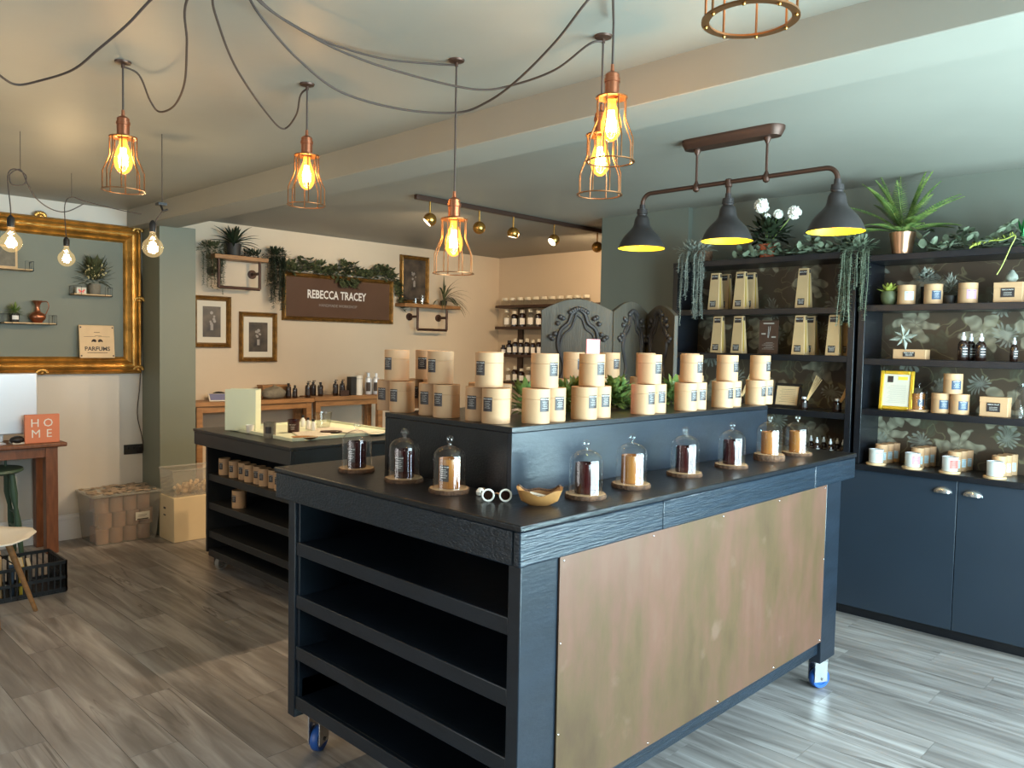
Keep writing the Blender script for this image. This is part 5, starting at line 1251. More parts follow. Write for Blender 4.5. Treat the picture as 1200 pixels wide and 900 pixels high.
# ------------------------------------------------------------------ spotlight track
ta, tb_ = A(487, 231, Z, 2.45), A(711, 273, Z, 2.45)
t = thing('spotlight_track', 'bronze ceiling track with five brass ball spotlights', 'track light', ((ta.x+tb_.x)/2, (ta.y+tb_.y)/2, CEIL))
yt = (ta.y+tb_.y)/2
obj('track', MB().box(ta.x, tb_.x, yt-.016, yt+.016, CEIL-.032, CEIL-.001), 'bronze', t, bevel=.003)
aims = [(-.6, .35, -.7), (.2, .9, -.5), (-.1, .15, -1), (-.7, .1, -.6), (.6, .6, -.4)]
for k, px in enumerate((504, 562, 602, 650, 701)):
    hx = A(px, 240, Y, yt).x; d = Vector(aims[k]).normalized(); c = Vector((hx, yt, CEIL-.15))
    s = obj('spotlight', MB().tube([(hx, yt, CEIL-.03), (hx, yt, CEIL-.11)], .006, 8), 'brassm', t)
    R_ = d.to_track_quat('Z', 'Y').to_matrix().to_4x4(); T = Matrix.Translation(c) @ R_
    obj('ball_shade', MB().lathe([(.045*math.sin(a), -.045*math.cos(a)) for a in [i*PI*.72/10 for i in range(11)]], 22, mtx=T), 'brassm', s)
    obj('lamp_face', MB().lathe([(0, .024), (.034, .027)], 18, mtx=T), 'led', s)
    spot('track_lamp', c+d*.05, c+d*2, 75, (1, .72, .44), 120, .8)

# ------------------------------------------------------------------ three-shade pipe light
t = thing('shade_bar_light', 'dark pipe ceiling light with three bell shades, yellow inside', 'ceiling light', (3.263, 1.84, 1.99))
SX = 3.263; sy = (2.313, 1.843, 1.348); SZ = 1.991; BZ_ = 2.252
yA, yB = sy[0], sy[2]
pts = [(SX, yA, SZ+.18), (SX, yA, BZ_-.045)]+[(SX, yA-.05*(1-math.cos(a)), BZ_-.045+.05*math.sin(a)) for a in [PI/2*i/6 for i in range(1, 7)]]
pts += [(SX, yB+.05*(1-math.cos(a)), BZ_-.045+.05*math.sin(a)) for a in [PI/2*i/6 for i in range(6, 0, -1)]]+[(SX, yB, BZ_-.045), (SX, yB, SZ+.18)]
obj('pipe_bar', MB().tube(pts, .0105, 12), 'bronze', t)
obj('centre_drop', MB().tube([(SX, sy[1], BZ_+.005), (SX, sy[1], SZ+.18)], .0105, 12).lathe([(.0105, -.02), (.016, -.016), (.016, .016), (.0105, .02)], 14, c=(SX, sy[1], BZ_)), 'bronze', t)
kx_, ky0, ky1 = 3.27, 1.64, 2.05
# canopy sits above the bar on the ceiling
ca0, ca1 = A(812, 178, Z, 2.43), A(906, 162, Z, 2.43)
cym = [A(865, 215, X, SX)]
ry = [A(816, 215, X, SX).y, A(898, 205, X, SX).y]
b = MB(); yc0, yc1 = min(ry)-.07, max(ry)+.07
st = []
for r_, z in ((.055, CEIL), (.055, CEIL-.012), (.046, CEIL-.03), (.04, CEIL-.042), (0, CEIL-.042)):
    loop = []
    for i in range(28):
        a = 2*PI*i/28; yy = (yc1-.05 if math.sin(a) >= 0 else yc0+.05); loop.append((SX+r_*math.cos(a), yy+r_*math.sin(a), z))
    st.append(loop)
vs = [q for l in st for q in l]; fs = [(k*28+i, k*28+(i+1) % 28, (k+1)*28+(i+1) % 28, (k+1)*28+i) for k in range(4) for i in range(28)]
obj('canopy', b.add(vs, fs), 'bronze', t)
for y in ry:
    obj('hanging_rod', MB().tube([(SX, y, CEIL-.04), (SX, y, BZ_)], .006, 8).lathe([(.006, .03), (.014, .012), (.017, 0), (.014, -.014), (.006, -.02)], 14, c=(SX, y, BZ_)).lathe([(.006, -.07), (.016, -.05), (.016, -.042)], 14, c=(SX, y, CEIL)), 'bronze', t)
for k, y in enumerate(sy):
    sh = obj('bell_shade', MB().lathe([(r*1.13, h*1.13) for r, h in [(.012, .19), (.013, .172), (.022, .170), (.024, .150), (.021, .148), (.021, .142), (.027, .138), (.032, .125), (.035, .105), (.040, .092), (.052, .078), (.068, .062), (.082, .044), (.092, .024), (.098, .010), (.101, .003), (.101, 0)]], 36, c=(SX, y, SZ)), 'shade', t)
    obj('shade_lining', MB().lathe([(r*1.13, h*1.13) for r, h in [(.101, 0), (.095, .010), (.089, .024), (.079, .043), (.065, .060), (.050, .075), (.037, .090), (.03, .11), (0, .12)]], 36, c=(SX, y, SZ)), 'shade_in', sh)
    bl = obj('bulb', MB().lathe([(.012, .11), (.014, .09), (.026, .06), (.028, .045), (.022, .025), (.01, .012), (0, .01)], 20, c=(SX, y, SZ)), 'bulb_glass', t)
    f = MB().ball((SX, y, SZ+.045), .012, 10, 6, (1, 1, 1.6)); obj('filament', f, 'filament_w', bl)
    point('shade_lamp', (SX, y, SZ+.03), 4.5, (1, .82, .5), .02)

# ------------------------------------------------------------------ right-hand cabinets and open shelving
XC = 4.50; XBK = 4.785
dy = [(2.38, 2.97), (1.78, 2.379), (1.175, 1.779), (.575, 1.174), (-.03, .574)]
for k, (y0, y1) in enumerate([(1.78, 2.97), (.575, 1.779), (-.63, .574)]):
    t = thing('base_cabinet', ['navy two-door base cabinet at the far end behind the counter', 'navy two-door base cabinet with cup handles right of the counter', 'navy two-door base cabinet nearest the shop window'][k], 'cabinet', (4.64, (y0+y1)/2, 0), 0, 'navy base cabinets')
    obj('carcass', MB().box(XC+.02, XBK, y0, y1, .07, .842), 'navy_cab', t)
    obj('plinth', MB().box(XC+.05, XBK, y0, y1, 0, .07), 'navy_top', t)
    ym = (y0+y1)/2
    for a, b_, s in ((ym+.0015, y1-.0015, 1), (y0+.0015, ym-.0015, -1)):
        d = obj('door', MB().box(XC, XC+.019, a, b_, .062, .842), 'navy_cab', t, bevel=.002)
        hy = ym+s*.07; vs = []; fs = []; n = 12; mm = 5
        for i in range(n+1):
            u = PI*i/n
            for j in range(mm+1):
                v_ = PI/2*j/mm
                vs.append((XC-.024*math.sin(v_)*math.sin(u)**.6 if 0 < i < n else XC, hy-.047*math.cos(u)*(1-.12*j/mm), .775+.034*math.sin(u)*math.cos(v_)**.8))
        for i in range(n):
            for j in range(mm): fs.append((i*(mm+1)+j, (i+1)*(mm+1)+j, (i+1)*(mm+1)+j+1, i*(mm+1)+j+1))
        obj('cup_handle', MB().add(vs, fs), 'steel', d)
CTZ = .876
tag(one('worktop', MB().box(XC-.02, XBK, -.63, 2.985, .8425, CTZ), 'navy_top', 'navy worktop running along the top of the base cabinets', 'worktop', bevel=.004))
def bay(y0, y1, zs, label, left_end=False):
    t = thing('shelving_unit', label, 'shelving', (4.64, (y0+y1)/2, CTZ))
    zt = zs[0]
    for a, b_ in ((y0, y0+.036), (y1-.036, y1)): obj('upright', MB().box(XC+.005, XBK, a, b_, CTZ, zt-.036), 'navy_top', t, bevel=.002)
    obj('back_panel', MB().box(XBK-.012, XBK, y0+.0365, y1-.0365, CTZ, zt-.036), 'wallpaper', t)
    obj('top_shelf', MB().box(XC, XBK, y0, y1, zt-.035, zt), 'navy_top', t, bevel=.002)
    for z in zs[1:]: obj('shelf', MB().box(XC+.008, XBK-.013, y0+.0365, y1-.0365, z-.036, z), 'navy_top', t, bevel=.002)
ZL = [2.062, 1.752, 1.475, 1.15]; ZR = [2.032, 1.76, 1.465, 1.185]
bay(1.735, 2.93, ZL, 'dark navy open shelving with gift bags, left bay of the right wall')
bay(.42, 1.715, ZR, 'dark navy open shelving with dark flowered back, right bay of the right wall')
bay(-.62, .41, ZR, 'dark navy open shelving nearest the shop window')
def rp(px, py, dx=.08):                        # point on the shelving at depth dx behind its front
    return A(px, py, X, XC+dx)
# gift bags: tapered kraft packs with a dark header and a gold sleeve
gbag = None
def gift_bag(y, z, label, dx=.07, h=.235, grp='kraft diffuser packs in the left bay'):
    global gbag
    loc = (XC+dx, y, z+.0005)
    if gbag is not None: return dup(gbag, loc, 0, label, grp)
    t = thing('gift_pack', label, 'gift pack', loc, 0, grp); gbag = t
    w0, w1, d0, d1 = .040, .030, .035, .012
    vs = [(-d0, -w0, 0), (d0, -w0, 0), (d0, w0, 0), (-d0, w0, 0), (-d1-.006, -w1, h), (d1, -w1, h), (d1, w1, h), (-d1-.006, w1, h)]
    b = MB().add(vs, [(0, 3, 2, 1), (4, 5, 6, 7), (0, 1, 5, 4), (1, 2, 6, 5), (2, 3, 7, 6), (3, 0, 4, 7)]); obj('pack_body', b, 'kraft_dark', t, w=False, bevel=.002)
    def fx(z): return -d0+(d0-d1-.006)*z/h
    obj('top_label', MB().add([(fx(h*.82)-.001, .022, h*.82), (fx(h*.82)-.001, -.022, h*.82), (fx(h*.95)-.001, -.022, h*.95), (fx(h*.95)-.001, .022, h*.95)], [(0, 1, 2, 3)]), 'label', t, w=False)
    lb = obj('paper_label', MB().add([(fx(h*.07)-.001, .024, h*.07), (fx(h*.07)-.001, -.018, h*.07), (fx(h*.24)-.001, -.018, h*.24), (fx(h*.24)-.001, .024, h*.24)], [(0, 1, 2, 3)]), 'label', t, w=False)
    v, f = text('REBECCA TRACEY', .0055, 0, True); T = frame_mtx((fx(h*.9)-.0016, 0, h*.9), (0, -1, 0)); q = MB().add(v, f, T)
    T = frame_mtx((fx(h*.2)-.0016, .003, h*.2), (0, -1, 0)); v, f = text('REBECCA TRACEY', .005, 0, True); q.add(v, f, T)
    for j in range(3): q.box(fx(h*.15)-.003, fx(h*.15)-.0012, -.012, .016, h*(.165-.025*j), h*(.170-.025*j))
    obj('lettering', q, 'print_white', lb, w=False)
    def sy_(z): return -w0+(w0-w1)*z/h-.0012
    obj('gold_edge', MB().add([(-.022, sy_(h*.06), h*.06), (-.006, sy_(h*.06), h*.06), (-.004, sy_(h*.86), h*.86), (-.013, sy_(h*.86), h*.86)], [(0, 1, 2, 3)]), 'goldfoil', t, w=False)
    obj('side_label', MB().add([(-.010, sy_(h*.88), h*.88), (.008, sy_(h*.88), h*.88), (.008, sy_(h*.97), h*.97), (-.010, sy_(h*.97), h*.97)], [(0, 1, 2, 3)]), 'label', t, w=False)
    return t
for k, (px, lab) in enumerate(((839, 'front kraft pack of the left pair, upper shelf of the gift bay'), (850, 'rear kraft pack of the left pair, upper shelf of the gift bay'), (868.5, 'front kraft pack of the second pair, upper shelf of the gift bay'), (880, 'rear kraft pack of the second pair, upper shelf of the gift bay'), (942, 'single kraft pack at the right of the upper gift shelf'))):
    dxx = .16 if 'rear' in lab else .07
    gift_bag(rp(px, 350, dxx).y, ZL[1], lab, dxx)
for k, (px, lab) in enumerate(((842, 'leftmost kraft pack on the second gift shelf'), (866, 'kraft pack between the leftmost one and the dark framed card'), (938, 'front kraft pack of the pair right of the dark framed card'), (950, 'rear kraft pack of the pair right of the dark framed card'), (978, 'front kraft pack at the right end of the second gift shelf'), (991, 'rear kraft pack at the right end of the second gift shelf'))):
    dxx = .16 if 'rear' in lab else .07
    gift_bag(rp(px, 400, dxx).y, ZL[2], lab, dxx)
p = rp(900, 415, .08)
t = thing('framed_card', 'dark printed information card in a clear stand on the gift shelf', 'card', (p.x, p.y, ZL[2]+.0005))
obj('card', MB().box(-.003, .003, -.062, .062, 0, .205), 'darkwood', t, w=False)
q = MB()
q.box(-.0038, -.0032, -.035, .035, .184, .192).box(-.0038, -.0032, .018, .046, .120, .128).box(-.0038, -.0032, -.048, -.02, .100, .109)
for j in range(6): q.box(-.0038, -.0032, -.04+.01*(j % 2), .04-.012*(j % 3), .03+j*.008, .0315+j*.008)
q.tube([(-.0034, 0, .17), (-.0034, .004, .10)], .001, 4).tube([(-.0034, -.012, .17), (-.0034, 0, .10)], .001, 4)
obj('printing', q, 'print_grey', t, w=False)
obj('clear_stand', MB().box(-.02, .02, -.064, .064, 0, .003).box(.0035, .005, -.064, .064, 0, .207), 'clear', t, w=False)
# lower gift shelf: diffusers and framed certificate
def diffuser(px, lab, z=ZL[3], lean=(0, -.5, 1)):
    p = rp(px, 475, .09); t = thing('reed_diffuser', lab, 'diffuser', (p.x, p.y, z+.0005), 0, 'reed diffusers on the dark shelving')
    obj('bottle', MB().lathe([(0, 0), (.024, 0), (.025, .003), (.025, .052), (.012, .062), (.012, .07), (0, .07)], 20), 'amber_bottle', t, w=False)
    obj('collar', MB().lathe([(.0125, .062), (.0135, .063), (.0135, .074), (.0125, .075)], 16), 'silver', t, w=False)
    lb = obj('paper_label', curved_rect(.0256, .03, .012, .042, 5), 'label', t, w=False); lb.rotation_euler = (0, 0, -.9)
    for k in range(5): obj('reed', MB().tube([(0, 0, .02), (.01*(k-2)*.5, -.075-.006*k, .205-.006*k)], .0022, 5), 'birch', t, w=False)
diffuser(942, 'reed diffuser, left of the pair right of the framed certificate'); diffuser(981, 'reed diffuser beside the shelf upright, right of the pair'); diffuser(866, 'reed diffuser mostly hidden behind the kraft tubes'); 
p = rp(921, 470, .12)
t = thing('framed_certificate', 'black framed yellow certificate lying back on the lower gift shelf', 'frame', (p.x, p.y, ZL[3]+.0005))
TC = Matrix.Rotation(-.25, 4, 'Y').inverted() @ Matrix.Identity(4)
TC = Matrix.Rotation(.22, 4, 'Y')
obj('picture_frame', MB().box(-.006, .006, -.085, .085, 0, .016, TC).box(-.006, .006, -.085, .085, .134, .15, TC).box(-.006, .006, -.085, -.07, .0165, .1335, TC).box(-.006, .006, .07, .085, .0165, .1335, TC), 'blackm', t, w=False)
obj('certificate', MB().box(-.001, .002, -.07, .07, .0165, .1335, TC), 'board', t, w=False)
q = MB()
for j in range(8): q.box(-.0016, -.0012, -.05, .05-.01*(j % 2), .035+j*.011, .0365+j*.011, TC)
obj('printing', q, 'print_dark', t, w=False)
def small_bottle(x, y, z, h, r, lab, grp, dropper=True):
    t = thing('small_bottle', lab, 'bottle', (x, y, z+.0005), -PI/4, grp)
    obj('bottle_body', MB().lathe([(0, 0), (r-.002, 0), (r, .003), (r, h*.58), (r*.8, h*.66), (r*.42, h*.70), (r*.42, h*.73), (0, h*.73)], 18), 'amber_bottle', t, w=False)
    obj('cap', MB().lathe([(0, h*.73), (r*.5, h*.73), (r*.5, h*.86), (r*.28, h*.88), (r*.25, h), (0, h)], 14), 'silver' if dropper else 'blackm', t, w=False)
    lb = obj('paper_label', curved_rect(r+.0005, r*1.5, h*.12, h*.5, 5), 'label', t, w=False)
    q = MB()
    for j in range(3):
        e = curved_rect(r+.0009, r*1.1, h*(.42-.1*j), h*(.435-.1*j)+.0004, 3); q.add(e.v, e.f)
    obj('lettering', q, 'print_white', lb, w=False)
for k, (px, dx) in enumerate(((957, .08), (965, .14), (973, .07), (981, .13), (988, .08), (950, .14))):
    p = rp(px, 525, dx); small_bottle(p.x, p.y, CTZ, .115, .019, 'silver-capped brown bottle below the lower gift shelf, '+['leftmost but one in front', 'third in the huddle', 'middle front one', 'rear right one', 'rightmost front one', 'leftmost rear one'][k], 'brown bottles below the lower gift shelf')
# ---- right bay, topmost row
def can_small(px, z, lmat, lab, dx=.07, h=.105, r=.045, rz=-.9, grp='shop candle tubes in the right bay'):
    p = rp(px, 340, dx); t = make_canister('candle_tube', lab, h=h, r=r, lmat=lmat, group=grp, lw=.048, lz=(.22, .66)); t.location = (p.x, p.y, z+.0005); t.rotation_euler = (0, 0, rz); return t
tl = {}
can_small(1062.5, ZR[1], 'label_pale', 'kraft candle tube with pale blue label beside the yellow succulent')
cb = can_small(1094, ZR[1], 'label_blue', 'kraft candle tube with blue label on the top shelf of the right bay')
can_small(1134.5, ZR[1], 'label_purple', 'kraft candle tube with lilac label on the top shelf of the right bay')
p = rp(1042, 345, .08)
t = thing('potted_succulent', 'yellow-green succulent in a round green glazed pot', 'potted plant', (p.x, p.y, ZR[1]+.0005))
obj('pot', MB().lathe([(0, 0), (.028, 0), (.042, .03), (.045, .055), (.04, .075), (.037, .075), (.036, .065), (0, .065)], 24), 'leaf_olive', t, w=False)
for k in range(22):
    a = k*2.4; e = .1+k*.055; obj('leaf', MB().leaf((0, 0, .07), (math.cos(a)*math.cos(e), math.sin(a)*math.cos(e), math.sin(e)), .075-.001*k, .026, -.25, 4), 'limeleaf', t, w=False)
p = rp(1085, 330, .16); t = thing('dried_hydrangea', 'grey-green dried flower ball in a slim dark vase behind the candle tubes', 'flower', (p.x, p.y, ZR[1]+.0005))
pot(t, .02, .024, .10, 'darkpot'); b = MB(); bush(b, (0, 0, .14), .05, .05, .05, 150, .022, .014, .2); obj('flower_head', b, 'silverleaf', t, w=False)
p = rp(1114, 345, .10); t = thing('potted_thistle', 'small spiky dark purple-grey plant in a black pot between the candle tubes', 'potted plant', (p.x, p.y, ZR[1]+.0005))
pot(t, .024, .03, .045, 'darkpot'); b = MB(); bush(b, (0, 0, .075), .035, .035, .07, 110, .035, .006, .1); obj('foliage', b, 'silverleaf', t, w=False)
def gift_box(px, z, lab, w, h, dx=.07, d=.075):
    p = rp(px, 345, dx); t = thing('gift_box', lab, 'box', (p.x, p.y, z+.0005), 0, 'kraft boxes in the right bay')
    obj('box_body', MB().box(-d/2, d/2, -w/2, w/2, 0, h*.97), 'kraft', t, w=False, bevel=.002)
    obj('lid', MB().box(-d/2-.001, d/2+.001, -w/2-.001, w/2+.001, h*.72, h), 'kraft', t, w=False, bevel=.002) if h > .08 else None
    lw, lh = min(w*.5, .06), h*.46
    lb = obj('paper_label', MB().box(-d/2-.0022, -d/2-.001, -lw/2, lw/2, h*.25, h*.25+lh), 'label', t, w=False)
    v, f = text('REBECCA TRACEY', .0062, 0, True); q = MB().add(v, f, frame_mtx((-d/2-.0028, 0, h*.25+lh*.8), (0, -1, 0)))
    for j in range(3): q.box(-d/2-.0029, -d/2-.0023, -lw*.3, lw*.3, h*.25+lh*(.5-.15*j), h*.25+lh*(.5-.15*j)+.001)
    obj('lettering', q, 'print_white', lb, w=False); return t
gift_box(1183, ZR[1], 'square kraft gift box with a small pear ornament on top', .125, .10)
p = rp(1186, 320, .07); t = thing('pear_ornament', 'small pale grey pear-shaped ornament on the square kraft box', 'ornament', (p.x, p.y, ZR[1]+.1012))
obj('pear_body', MB().lathe([(0, 0), (.018, .002), (.028, .018), (.026, .034), (.014, .05), (.008, .06), (0, .063)], 20), 'silverleaf', t, w=False); obj('stalk', MB().tube([(0, 0, .06), (.003, .002, .078)], .0018, 5), 'darkwood', t, w=False)
# ---- right bay, second row
gift_box(1071, ZR[2], 'flat wide kraft box under the silver flower ornament', .165, .055)
p = rp(1060, 400, .05); t = thing('flower_ornament', 'silver star-petalled flower leaning on the flat kraft box', 'ornament', (p.x, p.y, ZR[2]+.058))
for k in range(8):
    a = 2*PI*k/8+.2; L_ = .075 if k % 2 == 0 else .055
    b = MB(); T = frame_mtx((-.01, 0, .06), (0, -1, 0))
    pl = [(0, 0), (L_*.5*math.cos(a-.35), L_*.5*math.sin(a-.35)), (L_*math.cos(a), L_*math.sin(a)), (L_*.5*math.cos(a+.35), L_*.5*math.sin(a+.35))]
    vs = [(pl[0][0], pl[0][1], .012), (pl[1][0], pl[1][1], .002), (pl[2][0], pl[2][1], .014), (pl[3][0], pl[3][1], .002)]
    zmin = min(v[1] for v in vs)
    obj('petal', b.add(vs, [(0, 1, 2), (0, 2, 3)], T), 'silverleaf', t, w=False, smooth=False)
obj('flower_eye', MB().ball((-.025, 0, .06), .010, 8, 5), 'silverleaf', t, w=False)
obj('stem', MB().tube([(-.01, 0, .06), (.004, 0, .0)], .002, 5), 'silverleaf', t, w=False)
for k, (px, dx, h, lab) in enumerate(((1128, .06, .145, 'left and nearest of the three brown spray bottles'), (1137, .12, .14, 'middle rear of the three brown spray bottles'), (1149, .08, .14, 'right of the three brown spray bottles'), (1188, .07, .12, 'single brown bottle right of the three spray bottles'))):
    p = rp(px, 418, dx); small_bottle(p.x, p.y, ZR[2], h, .024 if k < 3 else .018, lab, 'brown bottles in the right bay')
# ---- right bay, third row
p = rp(1049, 478, .07); t = thing('yellow_frame', 'bright gilt ornate frame holding a printed page on the dark shelf', 'frame', (p.x, p.y, ZR[3]+.0005)); t.rotation_euler = (0, 0, 0)
TC = Matrix.Rotation(.10, 4, 'Y')
M['yellowgilt'] = mat('bright_gilt', rgb(214, 178, 52), .3, .5)
W2, H2 = .088, .215
obj('frame_side', MB().box(-.008, .006, -W2, -W2+.02, 0, H2, TC), 'yellowgilt', t, w=False, bevel=.004); obj('frame_side', MB().box(-.008, .006, W2-.02, W2, 0, H2, TC), 'yellowgilt', t, w=False, bevel=.004)
obj('frame_side', MB().box(-.0085, .006, -W2+.0205, W2-.0205, 0, .02, TC), 'yellowgilt', t, w=False, bevel=.004); obj('frame_side', MB().box(-.0085, .006, -W2+.0205, W2-.0205, H2-.02, H2, TC), 'yellowgilt', t, w=False, bevel=.004)
pg = obj('printed_page', MB().box(-.003, .0, -W2+.02, W2-.02, .02, H2-.02, TC), 'paper', t, w=False)
q = MB(); 
for j in range(12): q.box(-.0036, -.0031, -.05, .05-.008*(j % 3), .04+j*.0085, .0412+j*.0085, TC)
obj('printing', q, 'print_grey', pg, w=False); obj('printed_jar', MB().box(-.0038, -.0031, .02, .05, .15, .185, TC), 'label', pg, w=False); obj('printed_leaf', MB().box(-.0038, -.0031, -.055, -.005, .165, .183, TC), 'yellowcard', pg, w=False)
p = rp(1076, 475, .09); c = (p.x, p.y, ZR[3]+.0005)
t = thing('wood_slice', 'thin wood slice under the cloche on the dark shelf', 'coaster', c); obj('slice', MB().lathe([(0, 0), (.055, 0), (.056, .009), (0, .010)], 26, wob=.04), 'slicetop', t, w=False)
c = (p.x, p.y, ZR[3]+.011)
t = thing('candle', 'amber candle with blue label under the shelf cloche', 'candle', c, -.8); obj('candle_glass', MB().lathe([(0, 0), (.033, 0), (.033, .085), (.031, .085), (.031, .07), (0, .07)], 24), 'amberglass', t, w=False); obj('paper_label', curved_rect(.0336, .036, .02, .055, 5), 'label_blue', t, w=False)
t = thing('glass_cloche', 'clear glass cloche with knob on the dark shelf beside the yellow frame', 'cloche', c); obj('dome', MB().lathe(dome_prof(.044, .12), 30), 'clear', t, w=False); obj('knob', MB().lathe([(.006, .118)]+[(.011*math.sin(a), .136-.011*math.cos(a)) for a in [PI*.15+i*PI*.85/7 for i in range(8)]], 16), 'clear', t, w=False)
zz = ZR[3]
a1 = can_small(1108.5, zz, 'label_blue', 'lower left tube of the blue-labelled pyramid', .07)
a2 = can_small(1131, zz, 'label_blue', 'lower right tube of the blue-labelled pyramid', .07)
a3 = can_small(1122, zz+.1055, 'label_blue', 'top tube of the blue-labelled pyramid', .06)
gift_box(1173, zz, 'square kraft gift box on the lower shelf right of the pyramid', .125, .10)
p = rp(1200, 480, .12); t = thing('clear_vase', 'clear glass jar at the right edge of the lower dark shelf', 'jar', (p.x, p.y, zz+.0005)); obj('glass', MB().lathe([(0, 0), (.04, 0), (.042, .14), (.03, .16), (.032, .17), (.028, .17), (.026, .155)], 24), 'clear', t, w=False)
# ---- worktop: glass candles on slices with kraft boxes queued behind
M['wax'] = mat('milk_white_candle', rgb(190, 192, 188), .12, coat=.5)
for k, (px, py, lm, cw) in enumerate(((1023, 531, 'label_pale', 'pale blue'), (1066, 537, 'label_pink', 'pink'), (1110, 544, 'label_red', 'coral'), (1163, 552, 'label_purple', 'lilac'))):
    p = A(px, py, Z, CTZ); y = p.y; x = XC+.035
    y = A(px, py, X, x-.05).y
    s = thing('wood_slice', 'pale wood slice under the %s-labelled glass candle' % cw, 'coaster', (x, y, CTZ+.0003), 0, 'slices on the worktop')
    obj('slice', MB().lathe([(0, 0), (.05, 0), (.052, .006), (.05, .012), (0, .012)], 26, wob=.05, seed=k), 'slicetop', s, w=False)
    g = thing('glass_candle', 'milky glass candle with %s label on a wood slice' % cw, 'candle', (x, y, CTZ+.0128), -.75, 'glass candles on the worktop')
    obj('candle_glass', MB().lathe([(0, 0), (.036, 0), (.038, .004), (.038, .074), (.035, .074), (.035, .064), (0, .064)], 26), 'wax', g, w=False)
    lb = obj('paper_label', curved_rect(.0386, .044, .016, .058, 6), lm, g, w=False)
    v, f = text('REBECCA TRACEY', .0045, 0, True); q = MB().add(curved([(a_, b_+.056, .001) for a_, b_, _ in v], .0388), f)
    for j in range(3): e = curved_rect(.0392, .026, .046-j*.007, .0472-j*.007, 3); q.add(e.v, e.f)
    obj('lettering', q, 'print_dark', lb, w=False)
    obj('rim', MB().lathe([(.0385, .071), (.0388, .074), (.0345, .0745), (.0345, .072)], 26), 'silver', g, w=False)
    for j in range(3):
        t = make_canister('candle_tube', 'pale kraft tube, %s in the queue behind the %s-labelled glass candle' % (['first', 'second', 'third'][j], cw), h=.108, r=.033, lmat=lm, group='tubes behind the glass candles', lw=.03, lz=(.2, .6)) if k == 0 and j == 0 else dup(q0_, label='pale kraft tube, %s in the queue behind the %s-labelled glass candle' % (['first', 'second', 'third'][j], cw))
        if k == 0 and j == 0: q0_ = t
        t.location = (x+.080+j*.066, y-.010*j, CTZ+.0005); t.rotation_euler = (0, 0, -.9)
# ---- top of the shelving: fern, garland, trailing plants, hydrangea
TOPR, TOPL = ZR[0]+.0005, ZL[0]+.0005
p = A(1056, 291, X, XC+.06)
t = thing('potted_fern', 'bushy sword fern in a brushed copper pot on top of the shelving', 'potted plant', (XC+.075, p.y, TOPR))
obj('pot', MB().lathe([(0, 0), (.048, 0), (.068, .118), (.064, .118), (.06, .10), (0, .10)], 30), 'rosegold', t, w=False)
rg = random.Random(11)
def frond(L, d, droop, m_='leaf'):
    b = MB(); p = Vector((0, 0, .11)); d = Vector(d).normalized(); n = 26; pts = [p.copy()]
    for i in range(n):
        d = (d+Vector((0, 0, -droop/n))).normalized(); p = p+d*(L/n); pts.append(p.copy())
        if i > 2:
            s = d.cross(Vector((0, 0, 1))).normalized(); tt = i/n; ll = .038*math.sin(PI*min(1, tt*.9+.12))+.004
            for sg in (-1, 1): b.leaf(p, s*sg+d*.45, ll, .013, .1, 2)
    b.tube(pts, .0018, 5); return b
for k in range(34):
    a = k*2.399; e = .30+1.0*rg.random(); L = .27+.13*rg.random()
    d = (math.cos(a)*math.cos(e)*.8-.08, math.sin(a)*math.cos(e), math.sin(e))
    b = frond(L, d, .7)
    b.v = [(min(v[0], .19), v[1], v[2]) for v in b.v]
    obj('frond', b, 'leaf', t, w=False)
def garland(y0, y1, z, name, label, n, amp=.08, lw=(.03, .05), m_='eucalyptus', x0=.01, x1=.14):
    b = MB(); pts = [Vector((XC+.05+.02*math.sin(i), y0+(y1-y0)*i/12, z+.03+.02*math.sin(i*1.7))) for i in range(13)]
    b.tube(pts, .003, 5)
    for _ in range(n):
        u = random.random(); x = XC+random.uniform(x0, x1)-.03*(random.random() > .7); y = y0+(y1-y0)*u; zz = z+.012+random.random()**1.4*amp*(.6+.4*math.sin(u*20))
        d = (random.uniform(-.8, .3), random.uniform(-1, 1), random.uniform(-.2, 1)); s = random.uniform(*lw)
        b.leaf((x, y, zz), d, s*1.1, s*.95, .2, 3, tipw=.3)
    b.v = [(q[0], q[1], max(q[2], z+.001) if q[0] > XC-.004 else q[2]) for q in b.v]
    t = one(name, b, m_, label, 'garland'); return t
ya, yb = A(1075, 290, X, XC+.05).y, A(1215, 285, X, XC+.05).y
garland(yb-.15, ya, TOPR, 'eucalyptus_garland', 'round-leaved eucalyptus garland on the shelving right of the fern', 190, .11)
ya, yb = A(862, 303, X, XC+.05).y, A(1012, 295, X, XC+.05).y
garland(1.74, ya, TOPL, 'eucalyptus_garland', 'eucalyptus garland between the white hydrangea and the fern', 230, .10)
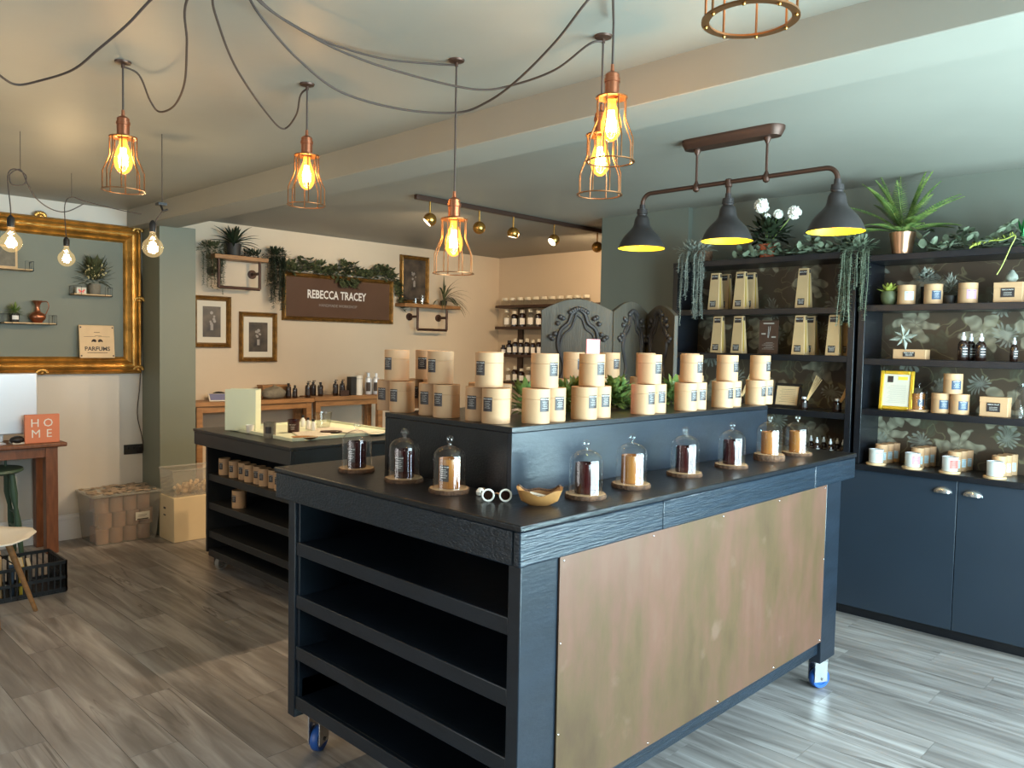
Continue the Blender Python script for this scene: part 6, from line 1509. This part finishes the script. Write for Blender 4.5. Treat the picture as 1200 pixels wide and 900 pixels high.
# bright green twig at the right edge
ys = A(1165, 285, X, XC).y; b = MB()
yq = [A(q, w_, X, XC-.01) for q, w_ in ((1136, 291), (1150, 283), (1175, 281), (1190, 276), (1184, 290), (1175, 310), (1168, 322))]
b.tube(smoothpts(yq, 5), .0028, 6)
for i in range(26): q = yq[0].lerp(yq[3], i/26); b.leaf(q+Vector((0, 0, .004)), (random.uniform(-.6, .3), random.uniform(-1, 1), .5), .022, .008, .1, 2)
o = one('lime_twig', b, 'limeleaf', 'yellow-green artificial twig hooked over the shelf edge', 'twig')
yq = A(1200, 262, X, XC+.1); b = MB()
for k in range(9): b.leaf((XC+.1, yq.y-.01, TOPR), (random.uniform(-.3, .3), random.uniform(-.3, .25), 1), random.uniform(.12, .2), .04, .2, 4)
M['brightgreen'] = mat('bright_green_leaf', rgb(40, 160, 84), .5)
one('bright_plant', b, 'brightgreen', 'bright green upright leaves at the right edge on the shelving', 'plant')
c = Vector((XC+.03, A(1003, 300, X, XC).y, TOPR+.03)); t = trailing('trailing_plant', 'silvery string-leaf plant trailing down between the two shelf bays', c, .10, 30, .46, .009, 'eucalyptus', .03, leafL=.018, tl=.3); t.rotation_euler = (0, 0, -PI/2)
RMX[t.name] = t.matrix_world
pv = A(822, 300, X, XC+.1)
t = thing('bark_planter', 'ribbed grey-brown planter at the left end on the shelving', 'planter', (XC+.12, pv.y, TOPL)); obj('pot', MB().lathe([(0, 0), (.05, 0), (.06, .015), (.055, .03), (.062, .045), (.057, .06), (.062, .08), (.052, .08), (0, .07)], 20, wob=.06), 'bark', t, w=False)
c = Vector((XC+.03, A(812, 300, X, XC).y, TOPL+.05)); t = trailing('trailing_plant', 'pale grey trailing plant hanging down the left end of the shelving', c, .13, 24, .52, .009, 'silverleaf', .04, leafL=.018, tl=.25); t.rotation_euler = (0, 0, -PI/2)
p = A(898, 302, X, XC+.08)
t = thing('potted_hydrangea', 'white hydrangea with four blooms in a terracotta pot on the shelving', 'potted plant', (XC+.09, p.y, TOPL))
pot(t, .042, .056, .085, 'terracotta')
b = MB(); bush(b, (0, 0, .13), .11, .13, .10, 170, .06, .038, .7); b.v = [(min(q[0], .17), q[1], max(q[2], .004)) for q in b.v]; obj('foliage', b, 'leaf_dark', t, w=False)
for px, py, r in ((893, 241, .048), (912, 251, .03), (931, 249, .042), (899, 254, .022)):
    q = A(px, py, X, XC+.06)-Vector((XC+.09, p.y, TOPL)); b = MB(); rg = random.Random(int(px))
    for _ in range(70):
        d = Vector((rg.gauss(0, 1), rg.gauss(0, 1), rg.gauss(0, 1))).normalized(); b.ball(q+d*r*.85, r*.17, 6, 4)
    b.ball(q, r*.82, 10, 6); fh = obj('flower_head', b, 'petal', t, w=False)
    obj('stem', MB().tube([(0, 0, .08), tuple(q)], .003, 5), 'leaf', t, w=False)
